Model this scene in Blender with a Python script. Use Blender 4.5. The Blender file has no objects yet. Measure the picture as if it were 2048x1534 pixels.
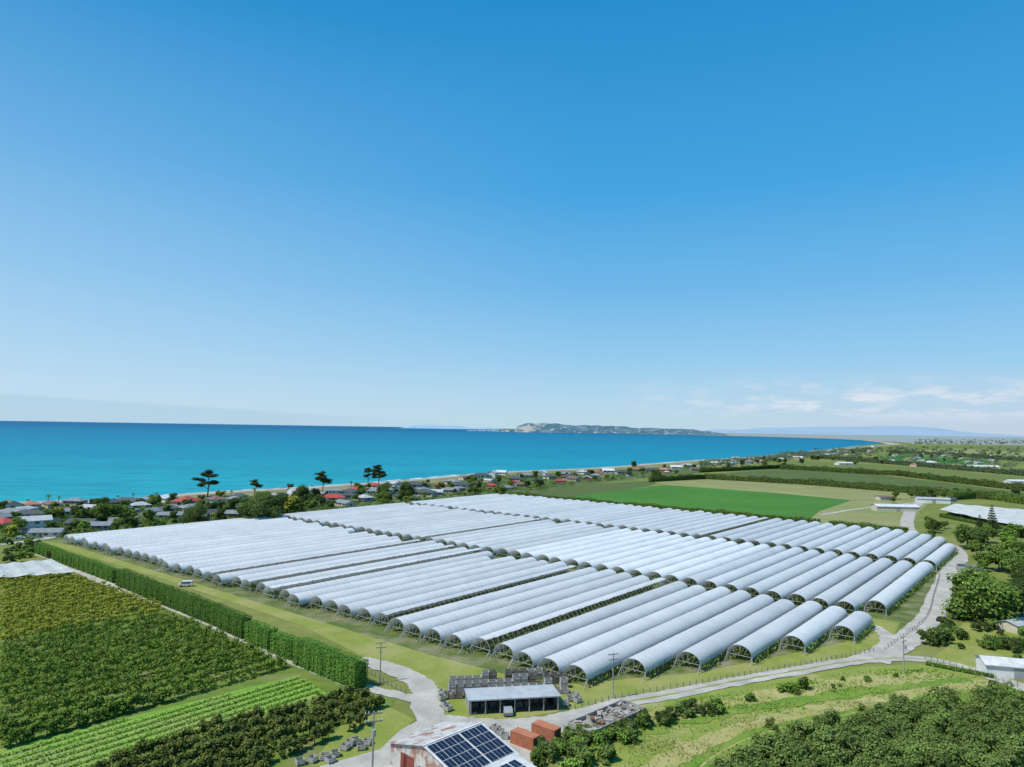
import bpy, math, random
import numpy as np
from mathutils import Vector, Matrix
random.seed(7); rng=np.random.default_rng(7)
sc=bpy.context.scene; COL=sc.collection
H=60.0; FPX=1419.0; PT=math.radians(3.59); RL=math.radians(0.9)
Rv=Vector((math.cos(RL),-math.sin(PT)*math.sin(RL),math.cos(PT)*math.sin(RL)))
Uv=Vector((-math.sin(RL),-math.sin(PT)*math.cos(RL),math.cos(PT)*math.cos(RL)))
Fv=Vector((0,math.cos(PT),math.sin(PT)))
def G(u,v,z=0.0):  # casts an image pixel through the camera onto a level plane
    "image pixel -> ground position in metres"
    D=Fv*FPX+Rv*(u-1024)+Uv*(767-v)
    t=-(H-z)/D.z
    return (D.x*t,D.y*t)
def proj(x,y,z=0):
    d=Vector((x,y,z-H)); w=d.dot(Fv)
    if w<1: return (-9999,-9999)
    return (1024+FPX*d.dot(Rv)/w, 767-FPX*d.dot(Uv)/w)
def inframe(x,y,z=2,m=15):
    u,v=proj(x,y,z); return -m<u<2048+m and 0<v<1534+m*3
A=Vector((math.sin(math.radians(39)),math.cos(math.radians(39)))); B=Vector((-A.y,A.x))
ANG=math.atan2(A.y,A.x)
S=Vector((16.0,170.8))
def AB(a,b): q=S+A*a+B*b; return (q.x,q.y)

# ------------------------------------------------------------ materials
def nn(nt,t,**k):
    n=nt.nodes.new(t)
    for a,b in k.items(): setattr(n,a,b)
    return n
def newmat(name):
    m=bpy.data.materials.new(name); m.use_nodes=True; nt=m.node_tree
    return m,nt,nt.nodes['Principled BSDF'],nt.nodes['Material Output']
def c4(c): return (c[0],c[1],c[2],1)
def mixc(nt,fac,a,b,mode='MIX'):
    n=nn(nt,'ShaderNodeMix',data_type='RGBA',blend_type=mode)
    for s,v in ((0,fac),(6,a),(7,b)):
        if hasattr(v,'is_linked') : nt.links.new(v,n.inputs[s])
        elif s==0: n.inputs[0].default_value=v
        else: n.inputs[s].default_value=c4(v)
    return n.outputs[2]
def mth(nt,op,a,b=None,c=None):
    n=nn(nt,'ShaderNodeMath',operation=op)
    for i,v in enumerate((a,b,c)):
        if v is None: continue
        if hasattr(v,'is_linked'): nt.links.new(v,n.inputs[i])
        else: n.inputs[i].default_value=v
    return n.outputs[0]
def ramp(nt,v,lo,hi):
    n=nn(nt,'ShaderNodeMapRange'); nt.links.new(v,n.inputs[0]); n.inputs[1].default_value=lo; n.inputs[2].default_value=hi
    return n.outputs[0]
def noise(nt,vec,scale,detail=4,rough=.6):
    n=nn(nt,'ShaderNodeTexNoise'); n.inputs['Scale'].default_value=scale; n.inputs['Detail'].default_value=detail; n.inputs['Roughness'].default_value=rough
    nt.links.new(vec,n.inputs['Vector']); return n.outputs[0]
def pos(nt): return nn(nt,'ShaderNodeNewGeometry').outputs['Position']
def objc(nt): return nn(nt,'ShaderNodeTexCoord').outputs['Object']
def bump(nt,bs,h,strength,dist):
    b=nn(nt,'ShaderNodeBump'); b.inputs['Strength'].default_value=strength; b.inputs['Distance'].default_value=dist
    nt.links.new(h,b.inputs['Height']); nt.links.new(b.outputs[0],bs.inputs['Normal'])
def surf(name,c1,c2,scale,c3=None,s3=None,rough=.9,spec=.2,world=True,bmp=None,metal=0,t3=(.48,.66)):
    m,nt,bs,o=newmat(name); P=pos(nt) if world else objc(nt)
    col=mixc(nt,ramp(nt,noise(nt,P,scale),.38,.62),c1,c2)
    if c3: col=mixc(nt,ramp(nt,noise(nt,P,s3,5),*t3),col,c3)
    f=ramp(nt,noise(nt,P,scale*9,3,.7),.25,.75)
    col=mixc(nt,mth(nt,'MULTIPLY',f,.35),col,(c1[0]*.35,c1[1]*.35,c1[2]*.35))
    nt.links.new(col,bs.inputs['Base Color']); bs.inputs['Roughness'].default_value=rough
    bs.inputs['Specular IOR Level'].default_value=spec; bs.inputs['Metallic'].default_value=metal
    if bmp: bump(nt,bs,noise(nt,P,bmp[0],4),.6,bmp[1])
    return m
def striped(name,c1,c2,d,spacing,var=None,duty=.5,scale=.05):
    m,nt,bs,o=newmat(name); P=pos(nt)
    dt=nn(nt,'ShaderNodeVectorMath',operation='DOT_PRODUCT'); nt.links.new(P,dt.inputs[0]); dt.inputs[1].default_value=(d[0],d[1],0)
    x=mth(nt,'ADD',mth(nt,'DIVIDE',dt.outputs['Value'],spacing),mth(nt,'MULTIPLY',noise(nt,P,.25,3),.35))
    fr=mth(nt,'ABSOLUTE',mth(nt,'SUBTRACT',mth(nt,'FRACT',x),.5))
    f=ramp(nt,fr,duty*.5-.07,duty*.5+.07)
    col=mixc(nt,f,c1,c2)
    if var: col=mixc(nt,ramp(nt,noise(nt,P,scale,4),.45,.65),col,var)
    col=mixc(nt,mth(nt,'MULTIPLY',ramp(nt,noise(nt,P,.9,3),.3,.7),.3),col,(c1[0]*.4,c1[1]*.4,c1[2]*.4))
    nt.links.new(col,bs.inputs['Base Color']); bs.inputs['Roughness'].default_value=.95; bs.inputs['Specular IOR Level'].default_value=.1
    return m
def foliage(name,c1,c2,hi,scale=.6,tr=.3,k=1.4):
    c1,c2,hi=[tuple(q*k for q in c) for c in (c1,c2,hi)]
    m,nt,bs,o=newmat(name); g=nn(nt,'ShaderNodeNewGeometry'); oi=nn(nt,'ShaderNodeObjectInfo')
    P=g.outputs['Position']
    col=mixc(nt,ramp(nt,noise(nt,P,scale,2),.35,.65),c1,c2)
    col=mixc(nt,mth(nt,'MULTIPLY',mth(nt,'POWER',g.outputs['Random Per Island'],2),.8),col,hi)
    v=mth(nt,'ADD',mth(nt,'MULTIPLY',oi.outputs['Random'],.5),.75)
    hs=nn(nt,'ShaderNodeHueSaturation'); nt.links.new(col,hs.inputs['Color']); nt.links.new(v,hs.inputs['Value'])
    nt.links.new(hs.outputs[0],bs.inputs['Base Color']); bs.inputs['Roughness'].default_value=.8; bs.inputs['Specular IOR Level'].default_value=.15
    t=nn(nt,'ShaderNodeBsdfTranslucent'); nt.links.new(hs.outputs[0],t.inputs[0])
    mx=nn(nt,'ShaderNodeMixShader'); mx.inputs[0].default_value=tr
    nt.links.new(bs.outputs[0],mx.inputs[1]); nt.links.new(t.outputs[0],mx.inputs[2]); nt.links.new(mx.outputs[0],o.inputs[0])
    return m
M={}
M['grass']=surf('grass_material',(.14,.19,.035),(.22,.24,.055),.03,(.28,.26,.09),.012)
M['lawn']=surf('lawn_material',(.22,.27,.045),(.28,.31,.075),.15,(.36,.34,.13),.05)
M['bank']=surf('dry_grass_material',(.20,.28,.045),(.28,.32,.07),.12,(.38,.36,.14),.07,t3=(.52,.68))
M['dryband']=surf('dry_band_material',(.40,.37,.14),(.33,.33,.10),.2,(.46,.41,.2),.12)
M['greenband']=surf('green_band_material',(.14,.25,.032),(.19,.29,.04),.15,(.25,.30,.06),.08)
M['garden']=surf('garden_ground_material',(.07,.11,.03),(.13,.17,.05),.05,(.22,.21,.11),.03,t3=(.56,.7))
M['shorestrip']=surf('shore_grass_material',(.24,.23,.10),(.18,.19,.07),.04,(.34,.30,.17),.02)
M['beach']=surf('gravel_beach_material',(.42,.39,.34),(.34,.32,.29),.08,(.50,.46,.39),.03)
M['gravel']=surf('gravel_material',(.48,.455,.40),(.38,.36,.32),.18,(.56,.53,.47),.12)
M['lane']=surf('field_soil_material',(.10,.15,.035),(.17,.19,.07),.2,(.27,.25,.15),.1)
M['orchfloor']=surf('orchard_floor_material',(.12,.19,.03),(.17,.24,.04),.3,(.22,.23,.08),.1)
M['bright']=surf('green_crop_material',(.06,.195,.022),(.075,.22,.03),.02,(.065,.17,.025),.008)
M['lime']=striped('young_crop_material',(.15,.33,.035),(.26,.38,.08),B,2.6,(.27,.33,.10))
M['vine']=striped('vineyard_material',(.17,.20,.07),(.34,.33,.15),A,3.2,(.30,.31,.13),.5,.02)
M['orchfar']=striped('orchard_field_material',(.065,.10,.03),(.14,.18,.06),A,4.5,(.09,.13,.04),.4,.01)
M['olive']=striped('olive_field_material',(.11,.15,.04),(.19,.22,.07),B,4.5,(.15,.19,.05),.5,.01)
M['brown']=surf('dry_paddock_material',(.26,.28,.10),(.21,.26,.08),.02,(.35,.31,.16),.01)
M['plain']=surf('haze_tinted_plain_material',(.30,.34,.32),(.25,.31,.31),.002,(.37,.37,.34),.0012)  # distance haze painted into the base colour as pale grey-blue
M['fol_dark']=foliage('dark_foliage',(.032,.058,.014),(.058,.09,.02),(.12,.16,.04))
M['fol_mid']=foliage('green_foliage',(.055,.105,.016),(.09,.15,.025),(.18,.24,.05))
M['fol_orch']=foliage('orchard_foliage',(.085,.155,.018),(.125,.20,.026),(.24,.31,.06))
M['fol_light']=foliage('bright_foliage',(.10,.20,.025),(.145,.25,.035),(.25,.36,.07))
M['fol_yellow']=foliage('yellow_green_foliage',(.20,.23,.022),(.28,.29,.035),(.40,.40,.07))
M['fol_red']=foliage('reddish_foliage',(.11,.12,.025),(.09,.14,.025),(.22,.22,.06))
M['fol_hedge']=foliage('hedge_foliage',(.05,.125,.016),(.075,.17,.024),(.15,.27,.05))
M['fol_olive']=foliage('olive_foliage',(.085,.135,.027),(.12,.175,.038),(.22,.28,.085))
M['fol_pine']=foliage('pine_foliage',(.015,.030,.013),(.03,.048,.018),(.06,.08,.03),tr=.1,k=1.2)
M['fol_far']=foliage('haze_tinted_foliage',(.05,.085,.05),(.08,.11,.06),(.11,.14,.08),.02)  # leaf colour made paler and bluer to paint in distance haze
M['fol_flax']=foliage('dry_tuft_foliage',(.26,.28,.08),(.34,.33,.13),(.44,.42,.18),k=1)
M['fol_bloom']=foliage('jacaranda_foliage',(.16,.13,.28),(.20,.17,.34),(.3,.25,.45))
M['bark']=surf('bark_material',(.10,.08,.06),(.16,.13,.10),2,world=False)
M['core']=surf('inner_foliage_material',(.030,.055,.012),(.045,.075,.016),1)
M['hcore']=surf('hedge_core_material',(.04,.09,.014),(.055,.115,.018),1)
M['steel']=surf('galvanised_steel',(.42,.44,.45),(.34,.36,.37),3,world=False,rough=.5,spec=.5)
M['timber']=surf('weathered_timber',(.25,.22,.18),(.18,.16,.13),3,world=False)
M['pale']=surf('bleached_timber',(.46,.44,.40),(.36,.34,.31),2,world=False)
M['conc']=surf('concrete_material',(.42,.41,.38),(.30,.29,.27),.6,(.2,.18,.15),.8,world=False)
M['rust']=surf('rusty_iron',(.26,.10,.05),(.16,.07,.04),1.5,(.35,.2,.12),2,world=False)
M['dark']=surf('dark_interior',(.03,.03,.03),(.05,.045,.04),1,world=False)
M['soil']=surf('dusty_floor',(.16,.14,.11),(.11,.10,.08),1,world=False)
M['black']=surf('black_rubber',(.02,.02,.02),(.03,.03,.03),3,world=False)
M['glass']=surf('window_glass',(.05,.07,.09),(.07,.09,.11),1,world=False,rough=.1,spec=.8)
M['white']=surf('white_paint',(.78,.78,.76),(.7,.7,.68),.8,world=False,rough=.5,spec=.4)
M['cream']=surf('cream_paint',(.62,.57,.46),(.55,.5,.4),.8,world=False)
M['greyw']=surf('grey_cladding',(.36,.38,.39),(.3,.32,.33),.8,world=False)
M['brick']=surf('brick_wall',(.32,.16,.11),(.25,.13,.09),2,world=False)
M['bluep']=surf('blue_tarpaulin',(.04,.16,.5),(.05,.2,.6),.8,world=False)
M['orange']=surf('orange_container_paint',(.55,.21,.11),(.45,.16,.09),.7,(.35,.16,.11),1.1,world=False)
M['redp']=surf('dull_red_paint',(.30,.08,.06),(.22,.07,.05),1,world=False)
M['net']=surf('white_net',(.58,.60,.58),(.46,.49,.47),.15,world=True,bmp=(.5,.4))
def corr(name,c,c2=None,rusty=None,axis=0):
    m,nt,bs,o=newmat(name); P=objc(nt)
    col=mixc(nt,ramp(nt,noise(nt,P,.5,5),.4,.65),c,c2 or tuple(x*.75 for x in c))
    if rusty: col=mixc(nt,ramp(nt,noise(nt,P,.28,5,.7),.49,.58),col,rusty)
    w=nn(nt,'ShaderNodeTexWave'); w.inputs['Scale'].default_value=1.6
    w.bands_direction='XYZ'[axis]; nt.links.new(P,w.inputs[0])
    col=mixc(nt,mth(nt,'MULTIPLY',w.outputs[1],.2),col,tuple(x*.4 for x in c))
    nt.links.new(col,bs.inputs['Base Color']); bs.inputs['Roughness'].default_value=.5
    bump(nt,bs,w.outputs[1],.5,.05); return m
ROOF={'g':corr('grey_roofing',(.26,.28,.29)),'d':corr('charcoal_roofing',(.09,.095,.10)),'r':corr('red_roofing',(.50,.07,.05)),
 'w':corr('white_roofing',(.72,.72,.71)),'b':corr('brown_roofing',(.22,.13,.09)),'o':corr('terracotta_roofing',(.45,.2,.12)),
 'n':corr('green_roofing',(.12,.17,.12)),'l':corr('light_grey_roofing',(.5,.52,.53)),
 'x':corr('rusting_roofing',(.62,.60,.57),None,(.34,.15,.09))}
# polytunnel film
m,nt,bs,o=newmat('polytunnel_film'); P=objc(nt); oi=nn(nt,'ShaderNodeObjectInfo')
sx=nn(nt,'ShaderNodeSeparateXYZ'); nt.links.new(P,sx.inputs[0])
fr=mth(nt,'ABSOLUTE',mth(nt,'SUBTRACT',mth(nt,'FRACT',mth(nt,'ADD',mth(nt,'DIVIDE',sx.outputs[0],2.2),.5)),.5))
rib=ramp(nt,fr,.11,.02)
col=mixc(nt,ramp(nt,noise(nt,pos(nt),.09,5),.35,.7),(.81,.81,.80),(.69,.70,.69))
col=mixc(nt,mth(nt,'MULTIPLY',rib,.2),col,(.33,.36,.36))
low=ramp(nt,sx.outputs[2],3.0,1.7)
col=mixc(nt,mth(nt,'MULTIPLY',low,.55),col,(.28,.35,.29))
col=mixc(nt,1.0,col,oi.outputs['Color'],'MULTIPLY')
nt.links.new(col,bs.inputs['Base Color']); bs.inputs['Roughness'].default_value=.34; bs.inputs['Specular IOR Level'].default_value=.45
bump(nt,bs,noise(nt,P,.9,3),.3,.15)
t=nn(nt,'ShaderNodeBsdfTranslucent'); nt.links.new(col,t.inputs[0]); mx=nn(nt,'ShaderNodeMixShader'); mx.inputs[0].default_value=.16
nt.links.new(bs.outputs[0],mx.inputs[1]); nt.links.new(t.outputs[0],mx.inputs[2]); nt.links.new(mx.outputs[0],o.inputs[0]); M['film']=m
# water
m,nt,bs,o=newmat('sea_water'); P=pos(nt)
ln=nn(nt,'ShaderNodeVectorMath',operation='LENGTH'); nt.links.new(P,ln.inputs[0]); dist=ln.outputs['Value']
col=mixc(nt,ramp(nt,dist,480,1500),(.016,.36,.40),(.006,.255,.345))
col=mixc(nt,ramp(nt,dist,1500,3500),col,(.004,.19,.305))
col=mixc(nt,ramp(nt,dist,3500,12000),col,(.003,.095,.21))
mp=nn(nt,'ShaderNodeMapping'); mp.inputs['Scale'].default_value=(.35,1,1); nt.links.new(P,mp.inputs[0])
col=mixc(nt,mth(nt,'MULTIPLY',ramp(nt,noise(nt,mp.outputs[0],.004,5),.4,.62),.3),col,(.004,.15,.26))
col=mixc(nt,mth(nt,'MULTIPLY',ramp(nt,noise(nt,mp.outputs[0],.06,5,.7),.45,.7),.5),col,(.002,.10,.18))
col=mixc(nt,mth(nt,'MULTIPLY',ramp(nt,noise(nt,mp.outputs[0],.13,4,.75),.66,.73),.6),col,(.45,.6,.65))
nt.links.new(col,bs.inputs['Base Color']); bs.inputs['Roughness'].default_value=.5; bs.inputs['Specular IOR Level'].default_value=.12
bump(nt,bs,noise(nt,P,.12,6,.7),.7,2.2); M['water']=m
m,nt,bs,o=newmat('surf_foam'); P=pos(nt); bs.inputs['Base Color'].default_value=(.8,.85,.86,1)
tp=nn(nt,'ShaderNodeBsdfTransparent'); mx=nn(nt,'ShaderNodeMixShader'); nt.links.new(ramp(nt,noise(nt,P,.06,5,.7),.46,.54),mx.inputs[0])
nt.links.new(tp.outputs[0],mx.inputs[1]); nt.links.new(bs.outputs[0],mx.inputs[2]); nt.links.new(mx.outputs[0],o.inputs[0]); M['foam']=m
m,nt,bs,o=newmat('solar_cells'); bs.inputs['Base Color'].default_value=(.012,.018,.04,1); bs.inputs['Roughness'].default_value=.15; M['solar']=m
def hazy(name,c1,c2,sc1,speck=None):  # aerial haze is painted into these far base colours, no real atmosphere
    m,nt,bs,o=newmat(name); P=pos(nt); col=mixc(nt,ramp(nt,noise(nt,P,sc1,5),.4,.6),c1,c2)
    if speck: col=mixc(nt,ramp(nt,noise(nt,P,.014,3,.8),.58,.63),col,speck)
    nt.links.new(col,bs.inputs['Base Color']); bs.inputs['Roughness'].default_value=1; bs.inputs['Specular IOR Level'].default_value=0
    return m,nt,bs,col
M['bluff'],nt,bs,col=hazy('wooded_bluff_haze_tint',(.06,.13,.17),(.10,.18,.22),.006,(.34,.42,.46))  # woodland, houses and cliff, all shifted towards blue for painted haze
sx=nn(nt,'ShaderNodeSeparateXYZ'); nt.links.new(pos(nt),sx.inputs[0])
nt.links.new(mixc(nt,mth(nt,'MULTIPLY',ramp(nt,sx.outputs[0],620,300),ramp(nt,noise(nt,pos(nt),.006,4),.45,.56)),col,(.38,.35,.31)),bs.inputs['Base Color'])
M['range'],_,_,_=hazy('haze_tinted_range',(.27,.37,.47),(.29,.39,.49),.0004)  # pale blue of range and cape is haze put into the colour
M['cape'],_,_,_=hazy('haze_tinted_cape',(.26,.41,.54),(.28,.43,.56),.0006)

# ------------------------------------------------------------ mesh helpers
class MB:
    def __init__(s): s.v=[];s.f=[];s.m=[]
    def quad(s,pts,m=0):
        n=len(s.v); s.v+= [tuple(p) for p in pts]; s.f.append(tuple(range(n,n+len(pts)))); s.m.append(m)
    def box(s,c,d,m=0,rz=0):
        n=len(s.v); cr,sr=math.cos(rz),math.sin(rz)
        for dz in(-.5,.5):
            for dx,dy in((-.5,-.5),(.5,-.5),(.5,.5),(-.5,.5)):
                x,y=dx*d[0],dy*d[1]; s.v.append((c[0]+x*cr-y*sr,c[1]+x*sr+y*cr,c[2]+dz*d[2]))
        for f in((3,2,1,0),(4,5,6,7),(0,1,5,4),(1,2,6,5),(2,3,7,6),(3,0,4,7)): s.f.append(tuple(n+i for i in f)); s.m.append(m)
    def beam(s,a,b,r,m=0,k=4,r2=None):
        a=Vector(a);b=Vector(b); d=(b-a)
        if d.length<1e-6: return
        d.normalize(); t=d.cross(Vector((0,0,1)) if abs(d.z)<.9 else Vector((1,0,0))).normalized(); w=d.cross(t); r2=r if r2 is None else r2
        n=len(s.v)
        for p,q in((a,r),(b,r2)):
            for i in range(k):
                an=2*math.pi*i/k+.785; s.v.append(tuple(p+t*q*math.cos(an)+w*q*math.sin(an)))
        for i in range(k): j=(i+1)%k; s.f.append((n+i,n+j,n+k+j,n+k+i)); s.m.append(m)
        s.f.append(tuple(n+i for i in range(k))[::-1]); s.m.append(m); s.f.append(tuple(n+k+i for i in range(k))); s.m.append(m)
    def mesh(s,name,mats,smooth=False):
        me=bpy.data.meshes.new(name); me.from_pydata(s.v,[],s.f)
        for x in mats: me.materials.append(M[x] if isinstance(x,str) else x)
        me.polygons.foreach_set('material_index',s.m)
        if smooth: me.polygons.foreach_set('use_smooth',[True]*len(s.f))
        me.update(); return me
def qmesh(name,V,mats,Q=None,smooth=False,mi=None):
    V=np.asarray(V,dtype=np.float32).reshape(-1,3)
    if Q is None: Q=np.arange(len(V)).reshape(-1,4)
    Q=np.asarray(Q,dtype=np.int32)
    me=bpy.data.meshes.new(name); me.vertices.add(len(V)); me.vertices.foreach_set('co',V.ravel())
    me.loops.add(Q.size); me.loops.foreach_set('vertex_index',Q.ravel()); me.polygons.add(len(Q))
    me.polygons.foreach_set('loop_start',np.arange(0,Q.size,4,dtype=np.int32))
    for x in mats: me.materials.append(M[x] if isinstance(x,str) else x)
    if mi is not None: me.polygons.foreach_set('material_index',np.asarray(mi,dtype=np.int32))
    me.update(calc_edges=True)
    if smooth: me.polygons.foreach_set('use_smooth',[True]*len(Q))
    return me
def obj(name,me,loc=(0,0,0),rz=0,sc_=1,parent=None,label=None,cat=None,group=None,kind=None,plabel=None):
    o=bpy.data.objects.new(name,me); COL.objects.link(o); o.location=loc if len(loc)==3 else (loc[0],loc[1],0); o.rotation_euler=(0,0,rz)
    o.scale=(sc_,sc_,sc_) if not hasattr(sc_,'__len__') else sc_
    if parent: o.parent=parent
    if label: o['label']=label
    if cat: o['category']=cat
    if group: o['group']=group
    if kind: o['kind']=kind
    return o
def thing(name,parts,loc,rz=0,sc_=1,label='',cat='',group=None):
    e=obj(name,None,loc,rz,sc_,label=label,cat=cat,group=group); e.empty_display_size=.5
    out=[]
    for p in parts:
        c=obj(p[0],p[1],p[2] if len(p)>2 else (0,0,0),p[3] if len(p)>3 else 0,parent=e); out.append(c)
    return e,out
def leafq(P,N,s,asp=.7):
    n=len(P); N=N/np.maximum(np.linalg.norm(N,axis=1,keepdims=True),1e-6)
    t=np.cross(N,rng.normal(size=(n,3))); t/=np.maximum(np.linalg.norm(t,axis=1,keepdims=True),1e-6); b=np.cross(N,t)
    s=np.broadcast_to(np.asarray(s),(n,))[:,None]*.5; t=t*s; b=b*s*asp
    return np.stack([P-t-b*.6,P+t*.3-b,P+t+b*.5,P-t*.2+b],axis=1).reshape(-1,3)
def cloud(blobs,n,leaf):
    w=np.array([b[1][0]*b[1][1]+b[1][0]*b[1][2] for b in blobs]); w=w/w.sum()
    idx=rng.choice(len(blobs),n,p=w); C=np.array([b[0] for b in blobs],float)[idx]; R=np.array([b[1] for b in blobs],float)[idx]
    d=rng.normal(size=(n,3)); d/=np.linalg.norm(d,axis=1,keepdims=True)
    d[:,2]=np.where(d[:,2]<-.5,-d[:,2],d[:,2])
    P=C+d*R*(rng.uniform(.72,1.12,(n,1)))
    return leafq(P,d+rng.normal(size=(n,3))*.4+np.array([0,0,.35]),leaf*rng.uniform(.6,1.3,n))
def cores(blobs,f=.74,k=6,r=4):
    out=[]
    for c,R in blobs:
        c=np.array(c); R=np.array(R)*f; j=rng.uniform(.85,1.1,(r+1,k))
        def p(i,q):
            q%=k; th=math.pi*i/r; ph=6.2832*q/k; return c+R*j[i,q]*np.array([math.sin(th)*math.cos(ph),math.sin(th)*math.sin(ph),math.cos(th)])
        for i in range(r):
            for q in range(k): out+= [p(i+1,q),p(i+1,q+1),p(i,q+1),p(i,q)]
    return np.array(out)
def crown(name,bl,n,leaf,fol):
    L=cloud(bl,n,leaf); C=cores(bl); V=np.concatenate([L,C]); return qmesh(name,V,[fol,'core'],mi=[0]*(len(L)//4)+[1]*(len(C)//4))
def blobs_round(h,w,k,z0=.3):
    out=[((0,0,h*.60),(w*.33,w*.33,h*.30))]
    for i in range(k):
        a=6.283*i/k*2.4+rng.uniform(-.4,.4); rr=w*.5*rng.uniform(.35,.70); z=h*rng.uniform(z0+.10,.86); rr*=1.1-.7*max(0,(z/h-.6))
        q=w*rng.uniform(.15,.25); out.append(((rr*math.cos(a),rr*math.sin(a),z),(q,q,q*.85)))
    return out
def trunkmesh(name,h,r,limbs,spread):
    b=MB(); x=rng.uniform(-.3,.3); b.beam((0,0,-.2),(x,0,h*.5),r,0,7,r*.75); b.beam((x,0,h*.5),(x*.5,.1,h*.85),r*.75,0,6,r*.3)
    for i in range(limbs):
        a=6.28*i/limbs+rng.uniform(-.4,.4); z=h*rng.uniform(.32,.6)
        b.beam((x*z/h*2,0,z),(spread*math.cos(a),spread*math.sin(a),z+h*rng.uniform(.12,.28)),r*.4,0,5,r*.12)
    return b.mesh(name,['bark'])
T={}
def mk_round(key,h,w,n,leaf,fol,var=3,z0=.2):
    T[key]=[]
    for i in range(var):
        bl=blobs_round(h*rng.uniform(.9,1.1),w,12,z0)
        T[key].append([('trunk',trunkmesh('trunk_mesh',h*.8,h*.028,5,w*.28)),('crown',crown('crown_mesh',bl,n,leaf,fol))])
mk_round('dark',10,9.5,900,.75,'fol_dark'); mk_round('mid',9,9,850,.7,'fol_mid'); mk_round('light',7,7,600,.6,'fol_light',2)
mk_round('yellow',9,8,750,.7,'fol_yellow',2); mk_round('bigdark',16,19,3600,.75,'fol_dark',2,.08); mk_round('bigmid',13,16,3000,.7,'fol_mid',2,.05); mk_round('bloom',8,8,700,.6,'fol_bloom',1)
T['shore']=[]
for i in range(3):
    bl=[]; b=MB(); h=20
    b.beam((0,0,-.3),(.6,.2,9),.55,0,7,.42); b.beam((.6,.2,9),(.2,0,17),.42,0,6,.15)
    for k in range(19):
        a=k*2.4+rng.uniform(-.3,.3); z=rng.uniform(8.5,18.5); rr=(9.6 if z<15 else 7)*rng.uniform(.35,1)
        if k==0: rr=0;z=19
        if k==1: rr=1;z=16
        c=(rr*math.cos(a),rr*math.sin(a),z); bl.append((c,(rng.uniform(2.6,4.0),)*2+(rng.uniform(1.2,2.0),)))
        b.beam((.5,.1,z-3),c,.16,0,5,.05)
    T['shore'].append([('trunk',b.mesh('pine_trunk_mesh',['bark'])),('crown',crown('pine_crown_mesh',bl,2400,.8,'fol_pine'))])
b=MB(); b.beam((0,0,-.2),(0,0,15),.3,0,6,.05); bl=[]
for k in range(11):
    z=2.5+k*1.15; rr=4.3*(1-(z-1)/15)
    for j in range(6):
        a=j*1.047+k*.5; bl.append(((rr*.6*math.cos(a),rr*.6*math.sin(a),z),(rr*.42,rr*.42,.42)))
        b.beam((0,0,z),(rr*math.cos(a),rr*math.sin(a),z+.1),.06)
T['cone']=[[('trunk',b.mesh('conifer_trunk_mesh',['bark'])),('crown',qmesh('conifer_crown_mesh',cloud(bl,2200,.65),['fol_pine']))]]
b=MB(); b.beam((0,0,-.1),(.3,0,5),.25,0,6,.17); V=[]
for j in range(26):
    a=rng.uniform(0,6.28); el=rng.uniform(-.1,1.1); L=rng.uniform(1.9,2.6); pr=Vector((.3,0,5))
    for s_ in range(4):
        e2=el-s_*.45; nx=pr+Vector((math.cos(a)*math.cos(e2),math.sin(a)*math.cos(e2),math.sin(e2)))*L/4
        w=Vector((-math.sin(a),math.cos(a),0))*(.3-.05*s_); V+= [pr-w,pr+w,nx+w*.75,nx-w*.75]; pr=nx
T['palm']=[[('trunk',b.mesh('palm_trunk_mesh',['bark'])),('crown',qmesh('palm_crown_mesh',np.array([tuple(v) for v in V]),['fol_mid']))]]
T['shrub']=[]
for f in('fol_dark','fol_mid','fol_light','fol_olive'):
    bl=blobs_round(3,3.8,7,.02); T['shrub'].append([crown('shrub_mesh',bl,320,.42,f)])
OT={}
for key,h,w,n,leaf,fol in(('odark',3.2,3.0,300,.36,'fol_orch'),('oyel',2.6,3.1,250,.38,'fol_yellow'),('ored',3.3,2.8,260,.34,'fol_red'),('oolive',4.9,5.2,950,.34,'fol_olive')):
    OT[key]=[]
    for i in range(3):
        bl=blobs_round(h,w,8,.08)
        OT[key].append(([('trunk',trunkmesh('orchard_trunk_mesh',h*.8,.1,4,w*.25)),('crown',crown('orchard_crown_mesh',bl,n,leaf,fol))],cloud(bl,n//3,leaf*1.6),fol))

def inpoly(x,y,P):
    c=False; j=len(P)-1
    for i in range(len(P)):
        if (P[i][1]>y)!=(P[j][1]>y) and x<(P[j][0]-P[i][0])*(y-P[i][1])/(P[j][1]-P[i][1])+P[i][0]: c=not c
        j=i
    return c
ZK=[0.0]
def patch(name,px,mat,z=None,label='',world=False):
    if z is None: ZK[0]+=.006; z=ZK[0]
    W=px if world else [G(*q) for q in px]
    b=MB(); b.quad([(x,y,z) for x,y in W]); 
    o=obj(name,b.mesh(name+'_mesh',[mat]),kind='structure',label=label,cat='ground')
    if o.data.polygons[0].normal.z<0: o.data.flip_normals()
    return o
def smooth_line(P,n=8):
    out=[]; P=[Vector(q) for q in P]; Q=[P[0]*2-P[1]]+P+[P[-1]*2-P[-2]]
    for i in range(1,len(Q)-2):
        for k in range(n):
            t=k/n; a,b_,c,d=Q[i-1:i+3]; out.append(.5*((2*b_)+(c-a)*t+(2*a-5*b_+4*c-d)*t*t+(3*b_-a-3*c+d)*t**3))
    out.append(P[-1]); return out
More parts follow.
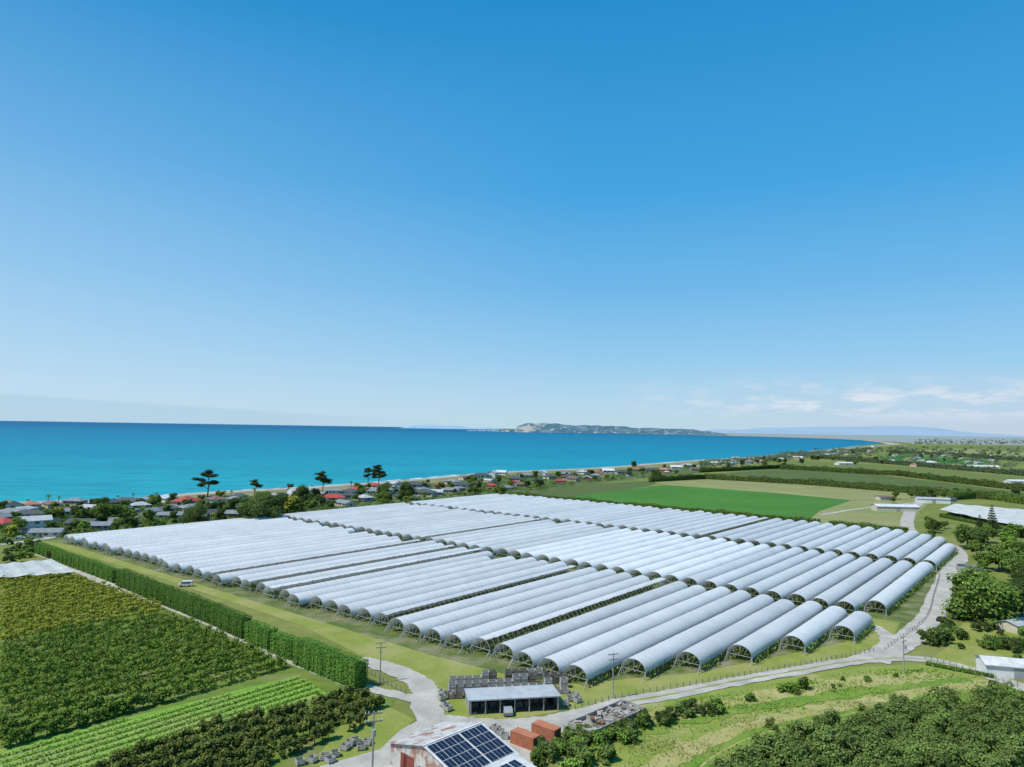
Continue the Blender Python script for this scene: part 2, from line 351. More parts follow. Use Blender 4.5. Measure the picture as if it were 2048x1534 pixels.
def strip(name,pts,w,mat,z,world=False,label='',cat='road',wob=.4,kind='structure',z2=None,off=0):
    P=smooth_line(pts if world else [G(*q) for q in pts]); L=[];R=[]
    for i,p in enumerate(P):
        d=(P[min(i+1,len(P)-1)]-P[max(i-1,0)]).normalized(); n=Vector((-d.y,d.x))
        L.append(p+n*(w/2+off+rng.uniform(-wob,wob))); R.append(p-n*(w/2-off+rng.uniform(-wob,wob)))
    b=MB()
    za=z; zb=z if z2 is None else z2
    for i in range(len(P)-1): b.quad([(R[i].x,R[i].y,zb),(R[i+1].x,R[i+1].y,zb),(L[i+1].x,L[i+1].y,za),(L[i].x,L[i].y,za)])
    return obj(name,b.mesh(name+'_mesh',[mat]),kind=kind,label=label,cat=cat)

# ------------------------------------------------------------ land and sea
coast=[(-900,-600),(-760,-100),(-600,260),(-470,430)]+[G(*q) for q in((60,1003),(220,999),(400,985),(600,974),(780,962),(1000,944),(1200,935),(1400,920),(1560,910),(1650,900),(1725,891))]
coast_sm=[tuple(v) for v in smooth_line(coast+[(2600,4900)])]
bay=[(2750,5400),(3050,6100),(3300,7500),(3150,8900),(2900,9900),(2300,10500),(1500,10700),(700,10750),(50,10800),(-300,11000),(-700,11100),(-680,11300),(200,11900),(1400,13500),(1500,18000),(-1500,26000),(-4500,34000),(-6000,60000)]
land=coast_sm+bay+[(60000,60000),(60000,-600)]
patch('ground',land,'grass',0.0,'grassy coastal plain reaching the hazy horizon',True)
b=MB(); b.quad([(-60000,-2000,-1.5),(60000,-2000,-1.5),(60000,60000,-1.5),(-60000,60000,-1.5)])
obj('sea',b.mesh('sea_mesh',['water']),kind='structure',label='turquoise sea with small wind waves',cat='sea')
strip('beach',coast[:-1]+[(2100,3950)],16,'beach',.03,True,'grey gravel beach along the coast','beach',1.5,z2=.03,off=-8)
strip('beach',coast[:-1]+[(2100,3950)],12,'beach',-1.7,True,'grey gravel beach sloping into the water','beach',1.5,z2=.03,off=6)
strip('surf',coast,8,'foam',-1.45,True,'thin white surf line on the beach','surf',2.5,off=14)
strip('shore_grass',coast,34,'shorestrip',.02,True,'dry grassy strip behind the beach','ground',6,off=-32)
patch('plain',[(2700,4700),(3000,5600),(3300,7400),(3150,8800),(2500,10300),(1500,10650),(200,11000),(1500,14000),(1500,50000),(50000,50000),(12000,5200),(7000,4300)],'plain',.5,'pale haze-tinted farmland far across the plain',True)
strip('sand_spit',[(2100,3900),(2350,4400),(2600,4950),(2800,5450),(3080,6200)],70,'beach',.6,True,'pale sandy beach curving round the bay','beach',6)
patch('village_ground',[(0,1010),(200,1008),(400,996),(620,982),(850,965),(1000,950),(1200,940),(1400,930),(1400,945),(1180,968),(1040,992),(980,990),(600,1035),(140,1078),(0,1085)],'garden',None,'garden ground between the village houses')
patch('field',[(1040,992),(1180,968),(1330,960),(1300,972),(1180,990),(1110,1003)],'orchfar',None,'olive green orchard rows')
patch('field',[(1095,1001),(1180,987),(1330,970),(1540,985),(1700,1000),(1690,1010),(1640,1022),(1610,1046),(1400,1030)],'bright',None,'vivid green crop field')
patch('field',[(1300,962),(1400,955),(1620,966),(1850,990),(1860,998),(1700,1000),(1540,985),(1330,970)],'vine',None,'pale vineyard with fine parallel rows')
patch('field',[(1610,1046),(1640,1022),(1700,1002),(1865,998),(1835,1030),(1815,1066),(1700,1056)],'brown',None,'dry grass paddock with worn tracks')
patch('field',[(1690,1030),(1810,1028),(1810,1058),(1690,1050)],'vine',None,'small plot of young vines')
patch('field',[(1400,950),(1560,938),(1760,950),(2048,985),(2048,998),(1840,985),(1620,966)],'orchfar',.08,'dark orchard block in rows')
patch('field',[(1500,933),(1600,922),(1800,932),(2048,955),(2048,982),(1760,948),(1560,937)],'olive',.08,'olive green farmland in rows')
patch('field',[(1750,915),(1800,910),(2000,920),(1960,930),(1800,925)],'bright',.1,'green pasture beside shelter belts')
patch('field',[(1780,905),(1900,897),(2048,905),(2048,922)],'brown',.1,'dry open pasture field')
patch('field',[(1700,903),(1800,890),(2048,893),(2048,903),(1900,896),(1780,904)],'olive',.12,'farmland with low crops')
patch('tunnel_field_ground',[AB(-8,304),AB(336,300),AB(336,-20),AB(290,-44),AB(125,-50),AB(84,-46),AB(-8,-4)],'lane',None,'grass and soil beneath the polytunnels',True)
patch('lawn',[(60,1078),(140,1090),(500,1200),(860,1310),(1100,1372),(1180,1400),(1110,1425),(1020,1440),(880,1430),(800,1350),(735,1318),(600,1250),(300,1150)],'lawn',None,'mown grass strip beside the polytunnels')
patch('lawn',[(1100,1372),(1400,1345),(1690,1285),(1700,1255),(1740,1235),(1800,1245),(1780,1290),(1740,1318),(1500,1358),(1250,1402),(1150,1425)],'lawn',None,'mown grass verge with patches of dry turf')
patch('grass_bank',[(1130,1534),(1130,1455),(1280,1410),(1500,1368),(1700,1335),(1850,1328),(1990,1350),(2048,1372),(2048,1660),(1100,1660)],'bank',None,'rough dry grass bank with green patches')
patch('orchard_floor',[(0,1700),(0,1150),(150,1150),(235,1180),(340,1218),(450,1265),(560,1315),(700,1376),(790,1400),(740,1480),(640,1534),(500,1700)],'orchfloor',None,'mown grass under orchard rows')
patch('young_crop_field',[(0,1500),(300,1425),(600,1350),(655,1390),(400,1465),(190,1534),(0,1600)],'lime',None,'bright green young crop rows')
patch('yard_lawn',[(1850,1328),(1900,1290),(1930,1240),(2048,1250),(2048,1345),(1990,1340)],'lawn',None,'grass around the farm buildings')
patch('lawn',[(620,1534),(690,1440),(770,1410),(830,1440),(800,1470),(740,1530)],'lawn',None,'worn grass beside the farm yard')
strip('grass_band',[(1280,1560),(1400,1490),(1540,1445),(1700,1412),(1850,1388),(1985,1366)],5.5,'dryband',.15,label='pale strip of dry standing grass',cat='ground',wob=1.0)
strip('grass_band',[(1330,1600),(1450,1508),(1570,1460),(1740,1427),(1900,1397),(2048,1374)],6,'greenband',.154,label='mown green strip along the bank',cat='ground',wob=.5)
strip('path',[(1330,1600),(1440,1506),(1560,1458),(1720,1424)],.45,'dryband',.158,label='narrow worn track on the bank',wob=.12)
strip('path',[(1360,1600),(1462,1511),(1575,1465),(1730,1431)],.45,'dryband',.158,label='narrow worn track on the bank',wob=.12)
strip('grass_band',[(1300,1440),(1440,1408),(1600,1380),(1760,1360),(1900,1352)],6,'dryband',.15,label='pale strip of dry standing grass',cat='ground',wob=1.4)
strip('grass_band',[(1230,1480),(1360,1440),(1500,1415),(1660,1392),(1820,1372),(1940,1360)],5,'greenband',.146,label='lush green strip along the bank',cat='ground',wob=1.4)
strip('road',[(2150,1405),(2048,1376),(1960,1347),(1880,1325),(1800,1317),(1700,1324),(1600,1341),(1480,1362),(1350,1388),(1250,1406),(1180,1424),(1100,1442),(1000,1450),(930,1445),(880,1440)],5.2,'gravel',.16,label='pale gravel farm road')
strip('road',[(870,1455),(852,1415),(852,1388),(840,1368),(805,1347),(755,1330),(715,1322)],6.2,'gravel',.164,label='pale gravel road bending by the hedge')
strip('path',[(862,1412),(800,1392),(720,1374),(640,1345),(560,1312),(450,1262),(340,1215),(235,1178),(150,1140),(95,1115),(20,1100)],3.6,'gravel',.168,label='pale farm track along the hedge')
strip('road',[(1745,1322),(1785,1300),(1830,1268),(1868,1225),(1885,1180),(1902,1140),(1918,1112),(1895,1090),(1840,1075),(1815,1055),(1820,1025),(1845,1003),(1890,996)],8,'gravel',.172,label='wide gravel track around the polytunnels')
strip('path',[(1700,1326),(1760,1300),(1775,1275),(1745,1252)],4,'gravel',.176,label='gravel loop beside the last tunnels')
strip('path',[(1640,1030),(1740,1015),(1860,1003)],4,'gravel',.16,label='farm track across the paddock')
strip('grass_band',[(1950,1343),(1880,1325),(1800,1317),(1700,1324),(1600,1341),(1480,1362),(1350,1388),(1250,1406)],.6,'lawn',.18,label='grassy crown in the middle of the gravel road',cat='ground',wob=.25)
strip('grass_band',[(700,1368),(640,1345),(560,1312),(450,1262),(340,1215),(235,1178)],.7,'lawn',.18,label='grassy crown in the middle of the track',cat='ground',wob=.25)
patch('yard',[(840,1440),(900,1432),(1010,1442),(1130,1432),(1145,1450),(1080,1500),(1060,1560),(960,1700),(500,1700),(640,1534),(760,1500),(800,1462)],'gravel',.14,'pale gravel farm yard')
strip('road',[(0,1052),(50,1066),(100,1075),(60,1082),(0,1090)],5,'gravel',.16,label='village road beside the houses')

# ------------------------------------------------------------ polytunnels
HW=3.30; Z0=1.75; RISE=2.75; HS=2.2
def cover_mesh(L,t0=0.0,t1=math.pi):
    nr=int(round(L/HS))*2+1; xs=np.linspace(0,L,nr); K=12; th=np.linspace(t0,t1,K+1)
    V=np.zeros((nr,K+1,3)); ed=rng.uniform(-.1,.12)
    for i,x in enumerate(xs):
        f=1.0 if i%2==0 else .983
        jj=rng.uniform(-.045,.045)
        V[i,:,0]=x; V[i,:,1]=np.cos(th)*HW*f; V[i,:,2]=Z0+(np.sin(th)**.85)*(RISE*f+jj)
        V[i,0,2]+=rng.uniform(-.15,.1)+ed; V[i,-1,2]+=rng.uniform(-.15,.1)-ed
    idx=np.arange(nr*(K+1)).reshape(nr,K+1)
    Q=np.stack([idx[:-1,:-1],idx[1:,:-1],idx[1:,1:],idx[:-1,1:]],axis=-1).reshape(-1,4)
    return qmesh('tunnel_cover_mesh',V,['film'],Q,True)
def frame_mesh(L):
    b=MB(); n=int(round(L/HS)); st=L/n
    for i in range(n+1):
        x=i*st; e=(i==0 or i==n); r=.07 if e else .04
        for s_ in(-1,1): b.beam((x,s_*(HW+.1),-.1),(x,s_*(HW-.02),Z0+.1),r*1.2)
        K=8 if not e else 12; pr=None
        for k in range(K+1):
            t=math.pi*k/K; q=(x,math.cos(t)*(HW-.06),Z0+(math.sin(t)**.85)*(RISE-.07) if 0<k<K else Z0)
            if pr: b.beam(pr,q,r)
            pr=q
        if e:
            d=-1 if i==0 else 1
            b.beam((x,-HW,Z0+.1),(x,HW,Z0+.1),.07)
            for s_ in(-1,1):
                b.beam((x,s_*HW,Z0+.1),(x+d*1.9,s_*HW,0),.06); b.beam((x,s_*HW*.62,Z0+RISE*.78),(x,s_*HW*.3,Z0+.1),.05); b.beam((x,s_*HW,Z0+.1),(x,s_*HW*.6,0),.06)
            b.beam((x,0,Z0+.1),(x,0,Z0+RISE),.05)
    for s_ in(-1,1): b.beam((0,s_*(HW+.02),Z0),(L,s_*(HW+.02),Z0),.07)
    return b.mesh('tunnel_frame_mesh',['steel'])
cache={}
def tun(L,var=0):
    L=round(L/HS)*HS; k=(round(L,2),var)
    if k not in cache: cache[k]=(cover_mesh(L) if var%5<4 else cover_mesh(L,.02,math.pi*.66))
    if (k[0],'f') not in cache: cache[(k[0],'f')]=frame_mesh(L)
    return cache[k],cache[(k[0],'f')]
croplines=[]
st1={-1:13.5,-2:27.5,-3:42,-4:60,-5:80}
half={(0,4),(0,16),(0,18),(0,21),(0,9),(2,9),(1,22)}
drop={(0,13):6,(0,14):12,(0,22):8,(1,16):5,(1,20):8,(0,27):6}
for k in range(-5,39):
    for blk in range(3):
        if blk==0: a0,a1=(st1.get(k,-.17*k if k>=0 else None)),105
        elif blk==1: a0,a1=112+(max(0,-4-k)*9),215
        else: a0,a1=222,(328 if k>-3 else {-3:322,-4:312,-5:286}[k])
        if a0 is None: continue
        if blk==0 and k>=0: a0+=rng.choice([0,0,-1,1,2])*1.1
        if blk>0: a0+=rng.choice([0,0,1])*1.1
        a1-=rng.choice([0,0,0,1])*2.2+drop.get((blk,k),0)
        L=round((a1-a0)/HS)*HS; hf=(blk,k) in half
        cv,fm=tun(L,4 if hf else random.randrange(4)); x,y=AB(a0,k*7.75+rng.uniform(-.12,.12))
        lab='long white plastic polytunnel with curved ribbed cover'
        br=rng.uniform(.86,1.02)*(.97 if blk==0 and k<14 else 1)
        if blk==1 and 4<=k<=14: br=1.18; lab='bright white plastic polytunnel with fresh cover'
        elif blk==0 and k>24: br=rng.uniform(.94,1.06)
        if hf: lab='polytunnel with part of its cover rolled back'
        if blk==0 and k<0: lab='shorter white polytunnel with open arched end by the road'
        e,ch=thing('polytunnel',[('cover',cv),('frame',fm)],(x,y,0),ANG+rng.uniform(-.0015,.0015),rng.uniform(.985,1.015),lab,'polytunnel','rows of white polytunnels')
        ch[0].color=(br,br,br*1.0,1)
        croplines.append((a0+.5,a0+L-.5,k*7.75))
V=[]
for a0,a1,b0 in croplines:
    for off in(-3.8,-1.8,0,1.8):
        n=int((a1-a0)*4.5); a=rng.uniform(a0,a1,n); bb=b0+off+rng.normal(0,.28,n); z=rng.uniform(.1,2.2,n)
        P=np.stack([S.x+A.x*a+B.x*bb,S.y+A.y*a+B.y*bb,z],axis=1); V.append(leafq(P,rng.normal(size=(n,3))+np.array([0,0,.4]),rng.uniform(.4,.8,n)))
obj('berry_plants',qmesh('berry_plants_mesh',np.concatenate(V),['fol_mid']),kind='stuff',label='rows of green fruit plants under the tunnels',cat='crop')

# ------------------------------------------------------------ hedges
def hedge(pts,w,h,fol='fol_hedge',leaf=.36,dens=15,label='tall clipped green hedge',name='hedge',world=False,zj=.4,group=None,core='hcore'):
    P=[Vector(q) for q in (pts if world else [G(*q) for q in pts])]
    o0=P[0].copy(); b=MB(); V=[]
    for i in range(len(P)-1):
        p,q=P[i]-o0,P[i+1]-o0; d=q-p; L=d.length; d=d/L; n=Vector((-d.y,d.x)); rz=math.atan2(d.y,d.x)
        c=(p+q)/2; b.box((c.x,c.y,h*.44),(L-.5,w*.82,h*.92),0,rz)
        def put(N,l,s,z,nl):
            cnt=N; hz=np.sin(l*.35+i)*.3*zj+np.sin(l*.11)*.4*zj
            P3=np.stack([p.x+d.x*l+n.x*s,p.y+d.y*l+n.y*s,z+hz*(z/h)],axis=1)
            V.append(leafq(P3,nl+rng.normal(size=(cnt,3))*.3,leaf*rng.uniform(.6,1.3,cnt)))
        N=int(L*h*dens)
        for s_ in(-1,1):
            l=rng.uniform(0,L,N); bul=np.sin(l*1.3+s_)*.13+np.sin(l*3.7)*.07+rng.normal(0,.07,N)
            put(N,l,s_*(w*.47+bul),rng.uniform(0,h,N),np.tile([n.x*s_,n.y*s_,.4],(N,1)))
        N=int(L*w*dens*1.2); l=rng.uniform(0,L,N); put(N,l,rng.uniform(-w/2,w/2,N),h+rng.normal(0,.25*zj+.04,N),np.tile([0,0,1.],(N,1)))
        N=int(w*h*dens)
        for e in(0,L): put(N,np.full(N,float(e))+rng.normal(0,.25,N),rng.uniform(-w/2,w/2,N),rng.uniform(0,h,N),np.tile([d.x*(1 if e else -1),d.y*(1 if e else -1),.2],(N,1)))
    LV=np.concatenate(V); nb=len(b.v); allV=np.concatenate([np.array(b.v),LV]); Q=np.concatenate([np.array(b.f),np.arange(len(LV)).reshape(-1,4)+nb])
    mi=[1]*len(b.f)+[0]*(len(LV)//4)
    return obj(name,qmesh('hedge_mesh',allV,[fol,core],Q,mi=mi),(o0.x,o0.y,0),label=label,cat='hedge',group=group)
hg='tall shelter hedge along the farm track'
hedge([(75,1106),(150,1135),(232,1165)],3,4.8,group=hg)
hedge([(240,1170),(330,1208),(430,1248),(492,1278)],3.2,5.8,group=hg)
hedge([(498,1281),(545,1300)],3.2,5.3,group=hg); hedge([(550,1303),(590,1320)],3.2,5.0,group=hg,label='short section of clipped green hedge')
hedge([(597,1326),(660,1352),(722,1378)],3.8,6.1,group=hg,leaf=.32,dens=20)
hb='shelter belts between the fields'
hk=dict(core='core')
hedge([AB(340,290),AB(340,40)],3,4.5,'fol_mid',.9,2.6,'dark green shelter hedge behind the tunnels','hedge',True,1,hb,**hk)
hedge([AB(340,34),AB(342,-10)],3,4,'fol_mid',.9,2.6,'dark green shelter hedge behind the tunnels','hedge',True,1,hb,**hk)
hedge([(1300,964),(1410,958),(1620,970)],4,6,'fol_dark',1.4,1.3,'long dark shelter belt','hedge',False,2,hb,**hk)
hedge([(1620,970),(1840,988),(2060,1006)],4,7,'fol_dark',1.3,1.4,'long dark shelter belt','hedge',False,2,hb,**hk)
hedge([(1400,945),(1560,937),(1600,940)],4,6,'fol_dark',1.8,.8,'dark shelter belt beside orchard','hedge',False,2,hb,**hk)
hedge([(1560,938),(1800,952),(2060,984)],4,7,'fol_dark',1.8,.8,'dark shelter belt beside orchard','hedge',False,2,hb,**hk)
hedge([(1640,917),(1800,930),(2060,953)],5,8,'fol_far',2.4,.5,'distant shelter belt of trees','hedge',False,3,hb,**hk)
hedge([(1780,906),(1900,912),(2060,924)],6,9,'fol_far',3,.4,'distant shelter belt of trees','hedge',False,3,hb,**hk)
hedge([(1900,1000),(1960,996),(2060,1010)],6,7,'fol_mid',1,1.7,'leafy shelter hedge by the netted block','hedge',False,2,hb,**hk)
hedge([(1850,1330),(1990,1358)],.8,1.1,'fol_olive',.35,8,'low scrubby hedge by the road fence')
hedge([(1980,1296),(2060,1300)],3,3,'fol_dark',.45,6,'dark clipped garden hedge')

# ------------------------------------------------------------ orchards
cand=[]
def rows(px,spacing,step,key,d=A,sz=1.0,miss=.04):
    W=[G(*q) for q in px]; n=Vector((-d.y,d.x))
    la=[Vector(w).dot(d) for w in W]; lb=[Vector(w).dot(n) for w in W]
    bb=min(lb)
    while bb<max(lb):
        a=min(la)+rng.uniform(0,step)
        while a<max(la):
            q=d*(a+rng.normal(0,.2))+n*(bb+rng.normal(0,.12))
            if inpoly(q.x,q.y,W) and rng.random()>miss: cand.append((q.x,q.y,key,sz*rng.uniform(.8,1.2)))
            a+=step
        bb+=spacing
rows([(0,1500),(0,1300),(150,1265),(330,1240),(420,1268),(590,1345),(300,1420)],4.9,1.6,'odark')
rows([(0,1165),(150,1158),(225,1180),(320,1220),(300,1240),(150,1262),(0,1295)],5.0,1.9,'oyel')
rows([(170,1560),(420,1472),(690,1388),(775,1415),(730,1450),(560,1520),(500,1600)],4.4,1.6,'ored')
rows([(1380,1640),(1470,1532),(1640,1474),(1850,1432),(2060,1400),(2060,1660),(1500,1700)],4.4,3.3,'oolive',d=Vector((.8,.6)),sz=1.08,miss=.02)
cand=[c for c in cand if inframe(c[0],c[1],3,40)]
cand.sort(key=lambda c:c[0]**2+c[1]**2)
labs={'odark':'green fruit tree in an orchard row','oyel':'yellow-green fruit tree in an orchard row','ored':'fruit tree with reddish new leaves','oolive':'broad olive-green tree with feathery crown'}
for x,y,key,s_ in cand[:290]:
    t=random.choice(OT[key]); thing('orchard_tree',t[0],(x,y,0),rng.uniform(0,6.28),s_,labs[key],'tree','fruit trees in orchard rows')
far={}
for x,y,key,s_ in cand[290:]:
    t=random.choice(OT[key]); a=rng.uniform(0,6.28); c,s2=math.cos(a),math.sin(a); v=t[1]*s_
    far.setdefault(t[2],[]).append(np.stack([v[:,0]*c-v[:,1]*s2+x,v[:,0]*s2+v[:,1]*c+y,v[:,2]],axis=1))
mats=list(far.keys()); VV=[];MI=[]
for i,f in enumerate(mats): 
    q=np.concatenate(far[f]); VV.append(q); MI+=[i]*(len(q)//4)
if VV: obj('orchard',qmesh('orchard_mesh',np.concatenate(VV),mats,mi=MI),kind='stuff',label='dense fruit orchard continuing in rows',cat='orchard')
print('orchard',len(cand))
W=[G(*q) for q in[(0,1505),(300,1430),(600,1355),(650,1390),(400,1465),(190,1534),(0,1600)]]
lb=[Vector(w).dot(B) for w in W]; la=[Vector(w).dot(A) for w in W]; bb=min(lb)
while bb<max(lb):
    a=np.arange(min(la),max(la),.5); pts=[(A*x+B*bb) for x in a]; pts=[p for p in pts if inpoly(p.x,p.y,W)]
    if len(pts)>26:
        C=np.array([(p.x,p.y,.3) for p in pts]); C=np.repeat(C,11,axis=0)+rng.normal(0,.2,(len(C)*11,3)); C[:,2]=np.abs(C[:,2])
        obj('crop_row',qmesh('crop_row_mesh',leafq(C,rng.normal(size=C.shape)+np.array([0,0,.8]),.38),['fol_light']),label='bright green row of young plants',cat='crop',group='young crop rows')
    bb+=2.6
Wb=[G(*q) for q in[(1130,1534),(1130,1470),(1280,1418),(1500,1378),(1700,1345),(1850,1335),(1990,1356),(2048,1380),(2048,1534),(1300,1650)]]
NT=42000
xs=rng.uniform(min(w[0] for w in Wb),max(w[0] for w in Wb),NT); ys=rng.uniform(min(w[1] for w in Wb),max(w[1] for w in Wb),NT)
k=[i for i in range(NT) if inpoly(xs[i],ys[i],Wb)]
P=np.stack([xs[k],ys[k],rng.uniform(.05,.4,len(k))],axis=1); sel=np.sin(P[:,0]*.13+P[:,1]*.3)+np.sin(P[:,1]*.21-P[:,0]*.08)+rng.normal(0,.6,len(k))
N=rng.normal(size=P.shape)*[1,1,.3]+[0,0,.7]
s1=sel>1.0; s2=sel<-.9
obj('grass_tufts',qmesh('grass_tufts_mesh',leafq(P[s1],N[s1],.42),['fol_flax']),kind='stuff',label='tufts of long dry grass',cat='grass')
obj('weeds',qmesh('weeds_mesh',leafq(P[s2],N[s2]+[0,0,.3],.5),['fol_light']),kind='stuff',label='green weeds on the rough bank',cat='weeds')

# ------------------------------------------------------------ trees
def tree(key,u,v,s_=1,lab=None,name='tree',grp=None,w=None):
    x,y=w if w else G(u,v); 
    L={'dark':'dark green broadleaf tree with dense crown','mid':'green broadleaf tree with rounded crown','light':'small bright green leafy tree','yellow':'yellow-green tree with leafy crown','bigdark':'large spreading dark green tree','bigmid':'large rounded green tree with low crown','shore':'tall dark pine with flat spreading crown by the shore','cone':'dark conical pine tree','palm':'small palm with arching fronds','bloom':'tree covered in violet blossom'}
    z=rng.uniform(.88,1.12)
    return thing(name,random.choice(T[key]),(x,y,0),rng.uniform(0,6.28),(s_,s_,s_*z),lab or L[key],'tree',grp)
NSH=[0]
def shrub(x,y,s_,i=None):
    i=random.randrange(4) if i is None else i
    NSH[0]+=1
    obj('shrub',T['shrub'][i][0],(x,y,0),rng.uniform(0,6.28),s_,label=['dense dark green garden shrub','rounded mid green leafy shrub','bright green leafy low shrub','scrubby bush with grey-olive leaves'][i],cat='shrub',group='shrubs and bushes')
for u,v,s_ in((415,993,1.08),(645,982,.82),(736,970,.82),(757,971,.95),(511,985,.6)): tree('shore',u,v,s_,name='pine_tree',grp='tall pines along the shore')
tree('mid',580,980,.75); tree('bigdark',517,1048,1.25); tree('bigdark',392,1056,.85); tree('yellow',580,1030,1.6,'tall bright yellow-green tree'); tree('dark',555,1040,1.4)
tree('mid',240,1040,1.2);tree('dark',200,1035,1.2);tree('bigmid',1968,1245,1.35);tree('bigdark',2045,1238,.8);tree('mid',1930,1226,1.0);tree('bigmid',1950,1180,.6)
tree('cone',1985,1072,1.15,name='pine_tree'); tree('cone',1960,1068,.85,name='pine_tree'); tree('bloom',2046,1196,.8)
tree('dark',1268,937,1.2); tree('dark',1312,962,1.5); tree('mid',1000,997,1.3)
def scatter(poly,n,keys,smin,smax,fn=tree,avoid=0):
    us=[p[0] for p in poly]; vs=[p[1] for p in poly]; c=0; t=0
    while c<n and t<n*60:
        t+=1; u=rng.uniform(min(us),max(us)); v=rng.uniform(min(vs),max(vs))
        if not inpoly(u,v,poly): continue
        x,y=G(u,v)
        if any((x-h[0])**2+(y-h[1])**2<(h[2]*.5+3)**2 for h in HS_): continue
        if any((x+3-h[0])**2+(y+10-h[1])**2<(h[2]*.45)**2 for h in HS_) and rng.random()<.5: continue
        if fn is tree:
            k=random.choice(keys); fn(k,u,v,rng.uniform(smin,smax),grp='garden trees' )
        else: shrub(x,y,rng.uniform(smin,smax))
        c+=1

# ------------------------------------------------------------ houses
hc={}
def house_parts(w,d,h,roof,wall,hip,detail,pit=.38):
    key=(w,d,h,roof,wall,hip,detail)
    if key in hc: return hc[key]
    b=MB(); b.box((0,0,h/2),(w,d,h),0)
    rh=d/2*pit
    if not hip:
        for s_ in(-1,1): b.quad([(s_*w/2,-d/2,h+.001),(s_*w/2,d/2,h+.001),(s_*w/2,0,h+rh)],0)
    P=[('wall',b.mesh('wall_mesh',[wall]))]
    b=MB(); o=.5; X=w/2+o; Y=d/2+o; zb=h-.15; zt=h+rh+.12; hx=(X-Y*.95) if hip else X; th=.15
    for s_ in(-1,1):
        b.quad([(-X,s_*Y,zb),(X,s_*Y,zb),(hx,0,zt),(-hx,0,zt)]); b.quad([(-X,s_*Y,zb-th),(X,s_*Y,zb-th),(X,s_*Y,zb-.001),(-X,s_*Y,zb-.001)])
        if hip: b.quad([(s_*X,-Y,zb),(s_*X,Y,zb),(s_*hx,0,zt)])
    P.append(('roof',b.mesh('roof_mesh',[ROOF[roof]])))
    if detail:
        for s_ in(-1,1):
            for fx in(-.32,.05,.34):
                for fl in range(int(h//2.5)):
                    q=MB(); q.box((0,0,0),(1.7,.1,1.1)); me=hc.setdefault('win',q.mesh('window_mesh',['glass'])); P.append(('window',me,(fx*w,s_*(d/2+.03),1.5+fl*2.6)))
            me=hc.get('winside')
            if not me: q=MB(); q.box((0,0,0),(.1,1.6,1.1)); me=hc['winside']=q.mesh('window_mesh',['glass'])
            P.append(('window',me,(s_*(w/2+.03),0,1.5)))
        q=MB(); q.box((0,0,0),(.95,.1,2.0)); P.append(('door',hc.setdefault('door',q.mesh('door_mesh',['timber'])),(-.12*w,-(d/2+.04),1.02)))
    hc[key]=P; return P
RN={'g':'grey','d':'charcoal','r':'red','w':'white','b':'brown','o':'terracotta','n':'green','l':'light grey'}
HS_=[]
HL=[(68,1062,'l','white',0,1.1,2),(30,1034,'g','greyw',1,1.2,1),(95,1072,'g','cream',0,.9,1),(165,1055,'d','greyw',0,1.1,1),(200,1058,'g','greyw',0,.9,1),(130,1030,'g','cream',1,1,1),(62,1016,'o','cream',1,1.1,1),(20,1018,'n','cream',0,1.3,1),
(105,1014,'b','cream',1,1,1),(215,1014,'d','brick',0,1.2,1),(262,1010,'d','cream',0,1.2,1),(300,1004,'g','white',1,1,1),(338,1003,'l','white',0,1.1,1),(372,1012,'r','cream',1,1.5,1),(432,1006,'b','white',1,1.2,1),(470,1004,'g','cream',1,1,1),
(428,1034,'d','greyw',0,1.1,1),(462,1034,'g','brick',1,1,1),(340,1024,'d','cream',1,1,1),(300,1030,'g','white',0,1,1),(150,1008,'g','greyw',1,1,1),(605,998,'l','white',0,1.3,2),(665,1003,'r','cream',1,1.3,1),(640,1008,'d','cream',0,1,1),
(700,990,'d','greyw',1,1.2,1),(716,984,'r','white',1,1.1,1),(745,976,'r','white',1,1.15,1),(748,988,'g','white',1,1.1,1),(690,1012,'g','cream',0,1,1),(790,972,'l','white',0,1.1,1),(832,976,'d','greyw',1,1.4,1),(850,992,'d','cream',1,1.3,1),(872,990,'l','greyw',0,1.1,1),(825,990,'d','white',1,1.1,1),
(905,968,'g','cream',1,1.1,1),(932,960,'b','cream',0,1.1,1),(962,956,'d','white',1,1.3,1),(985,955,'l','white',0,1.1,2),(1003,949,'w','white',0,1.2,1),(1030,962,'d','cream',1,1.2,1),(1052,955,'g','cream',1,1.2,1),(1075,966,'d','greyw',0,1.2,1),(1100,958,'d','cream',1,1.2,1),(1132,952,'g','brick',1,1.3,1),(1148,962,'b','cream',0,1.2,1),
(1190,955,'g','cream',1,1.1,1),(1216,946,'w','white',0,1.4,1),(1243,948,'d','cream',1,1.2,1),(1282,940,'b','cream',1,1.2,1),(1330,944,'o','brick',1,1.3,1),(1352,938,'w','white',0,1.3,1),(1374,934,'l','cream',1,1.3,1),(1395,938,'g','cream',1,1.3,1),(1432,930,'w','white',0,1.4,1),
(485,1020,'g','cream',1,1,1),(5,1042,'g','greyw',0,1,1),(245,1048,'g','greyw',0,.9,1),(900,985,'g','cream',1,1,1),(950,972,'b','greyw',1,1,1),(985,975,'r','brick',1,.9,1),(1010,980,'g','cream',1,1,1),
(60,1036,'d','white',1,1.1,1),(180,1024,'l','cream',1,1.1,1),(255,1028,'g','white',1,1,1),(390,1022,'g','cream',1,1.1,1),(100,1050,'d','cream',0,1,1),(520,1008,'d','white',1,1.2,1),(545,1000,'l','cream',1,1.1,1),(770,985,'g','white',1,1.1,1),(880,975,'r','cream',1,1,1),(1085,950,'w','white',0,1.2,1),(1165,948,'l','white',1,1.2,1),(925,975,'d','white',1,1.1,1),(1120,966,'r','cream',1,1,1)]
villh=[(0,1018),(200,1013),(400,1002),(620,988),(850,968),(1000,953),(1200,944),(1400,934),(1400,942),(1180,960),(1040,978),(960,982),(620,1016),(420,1034),(300,1044),(140,1062),(0,1068)]
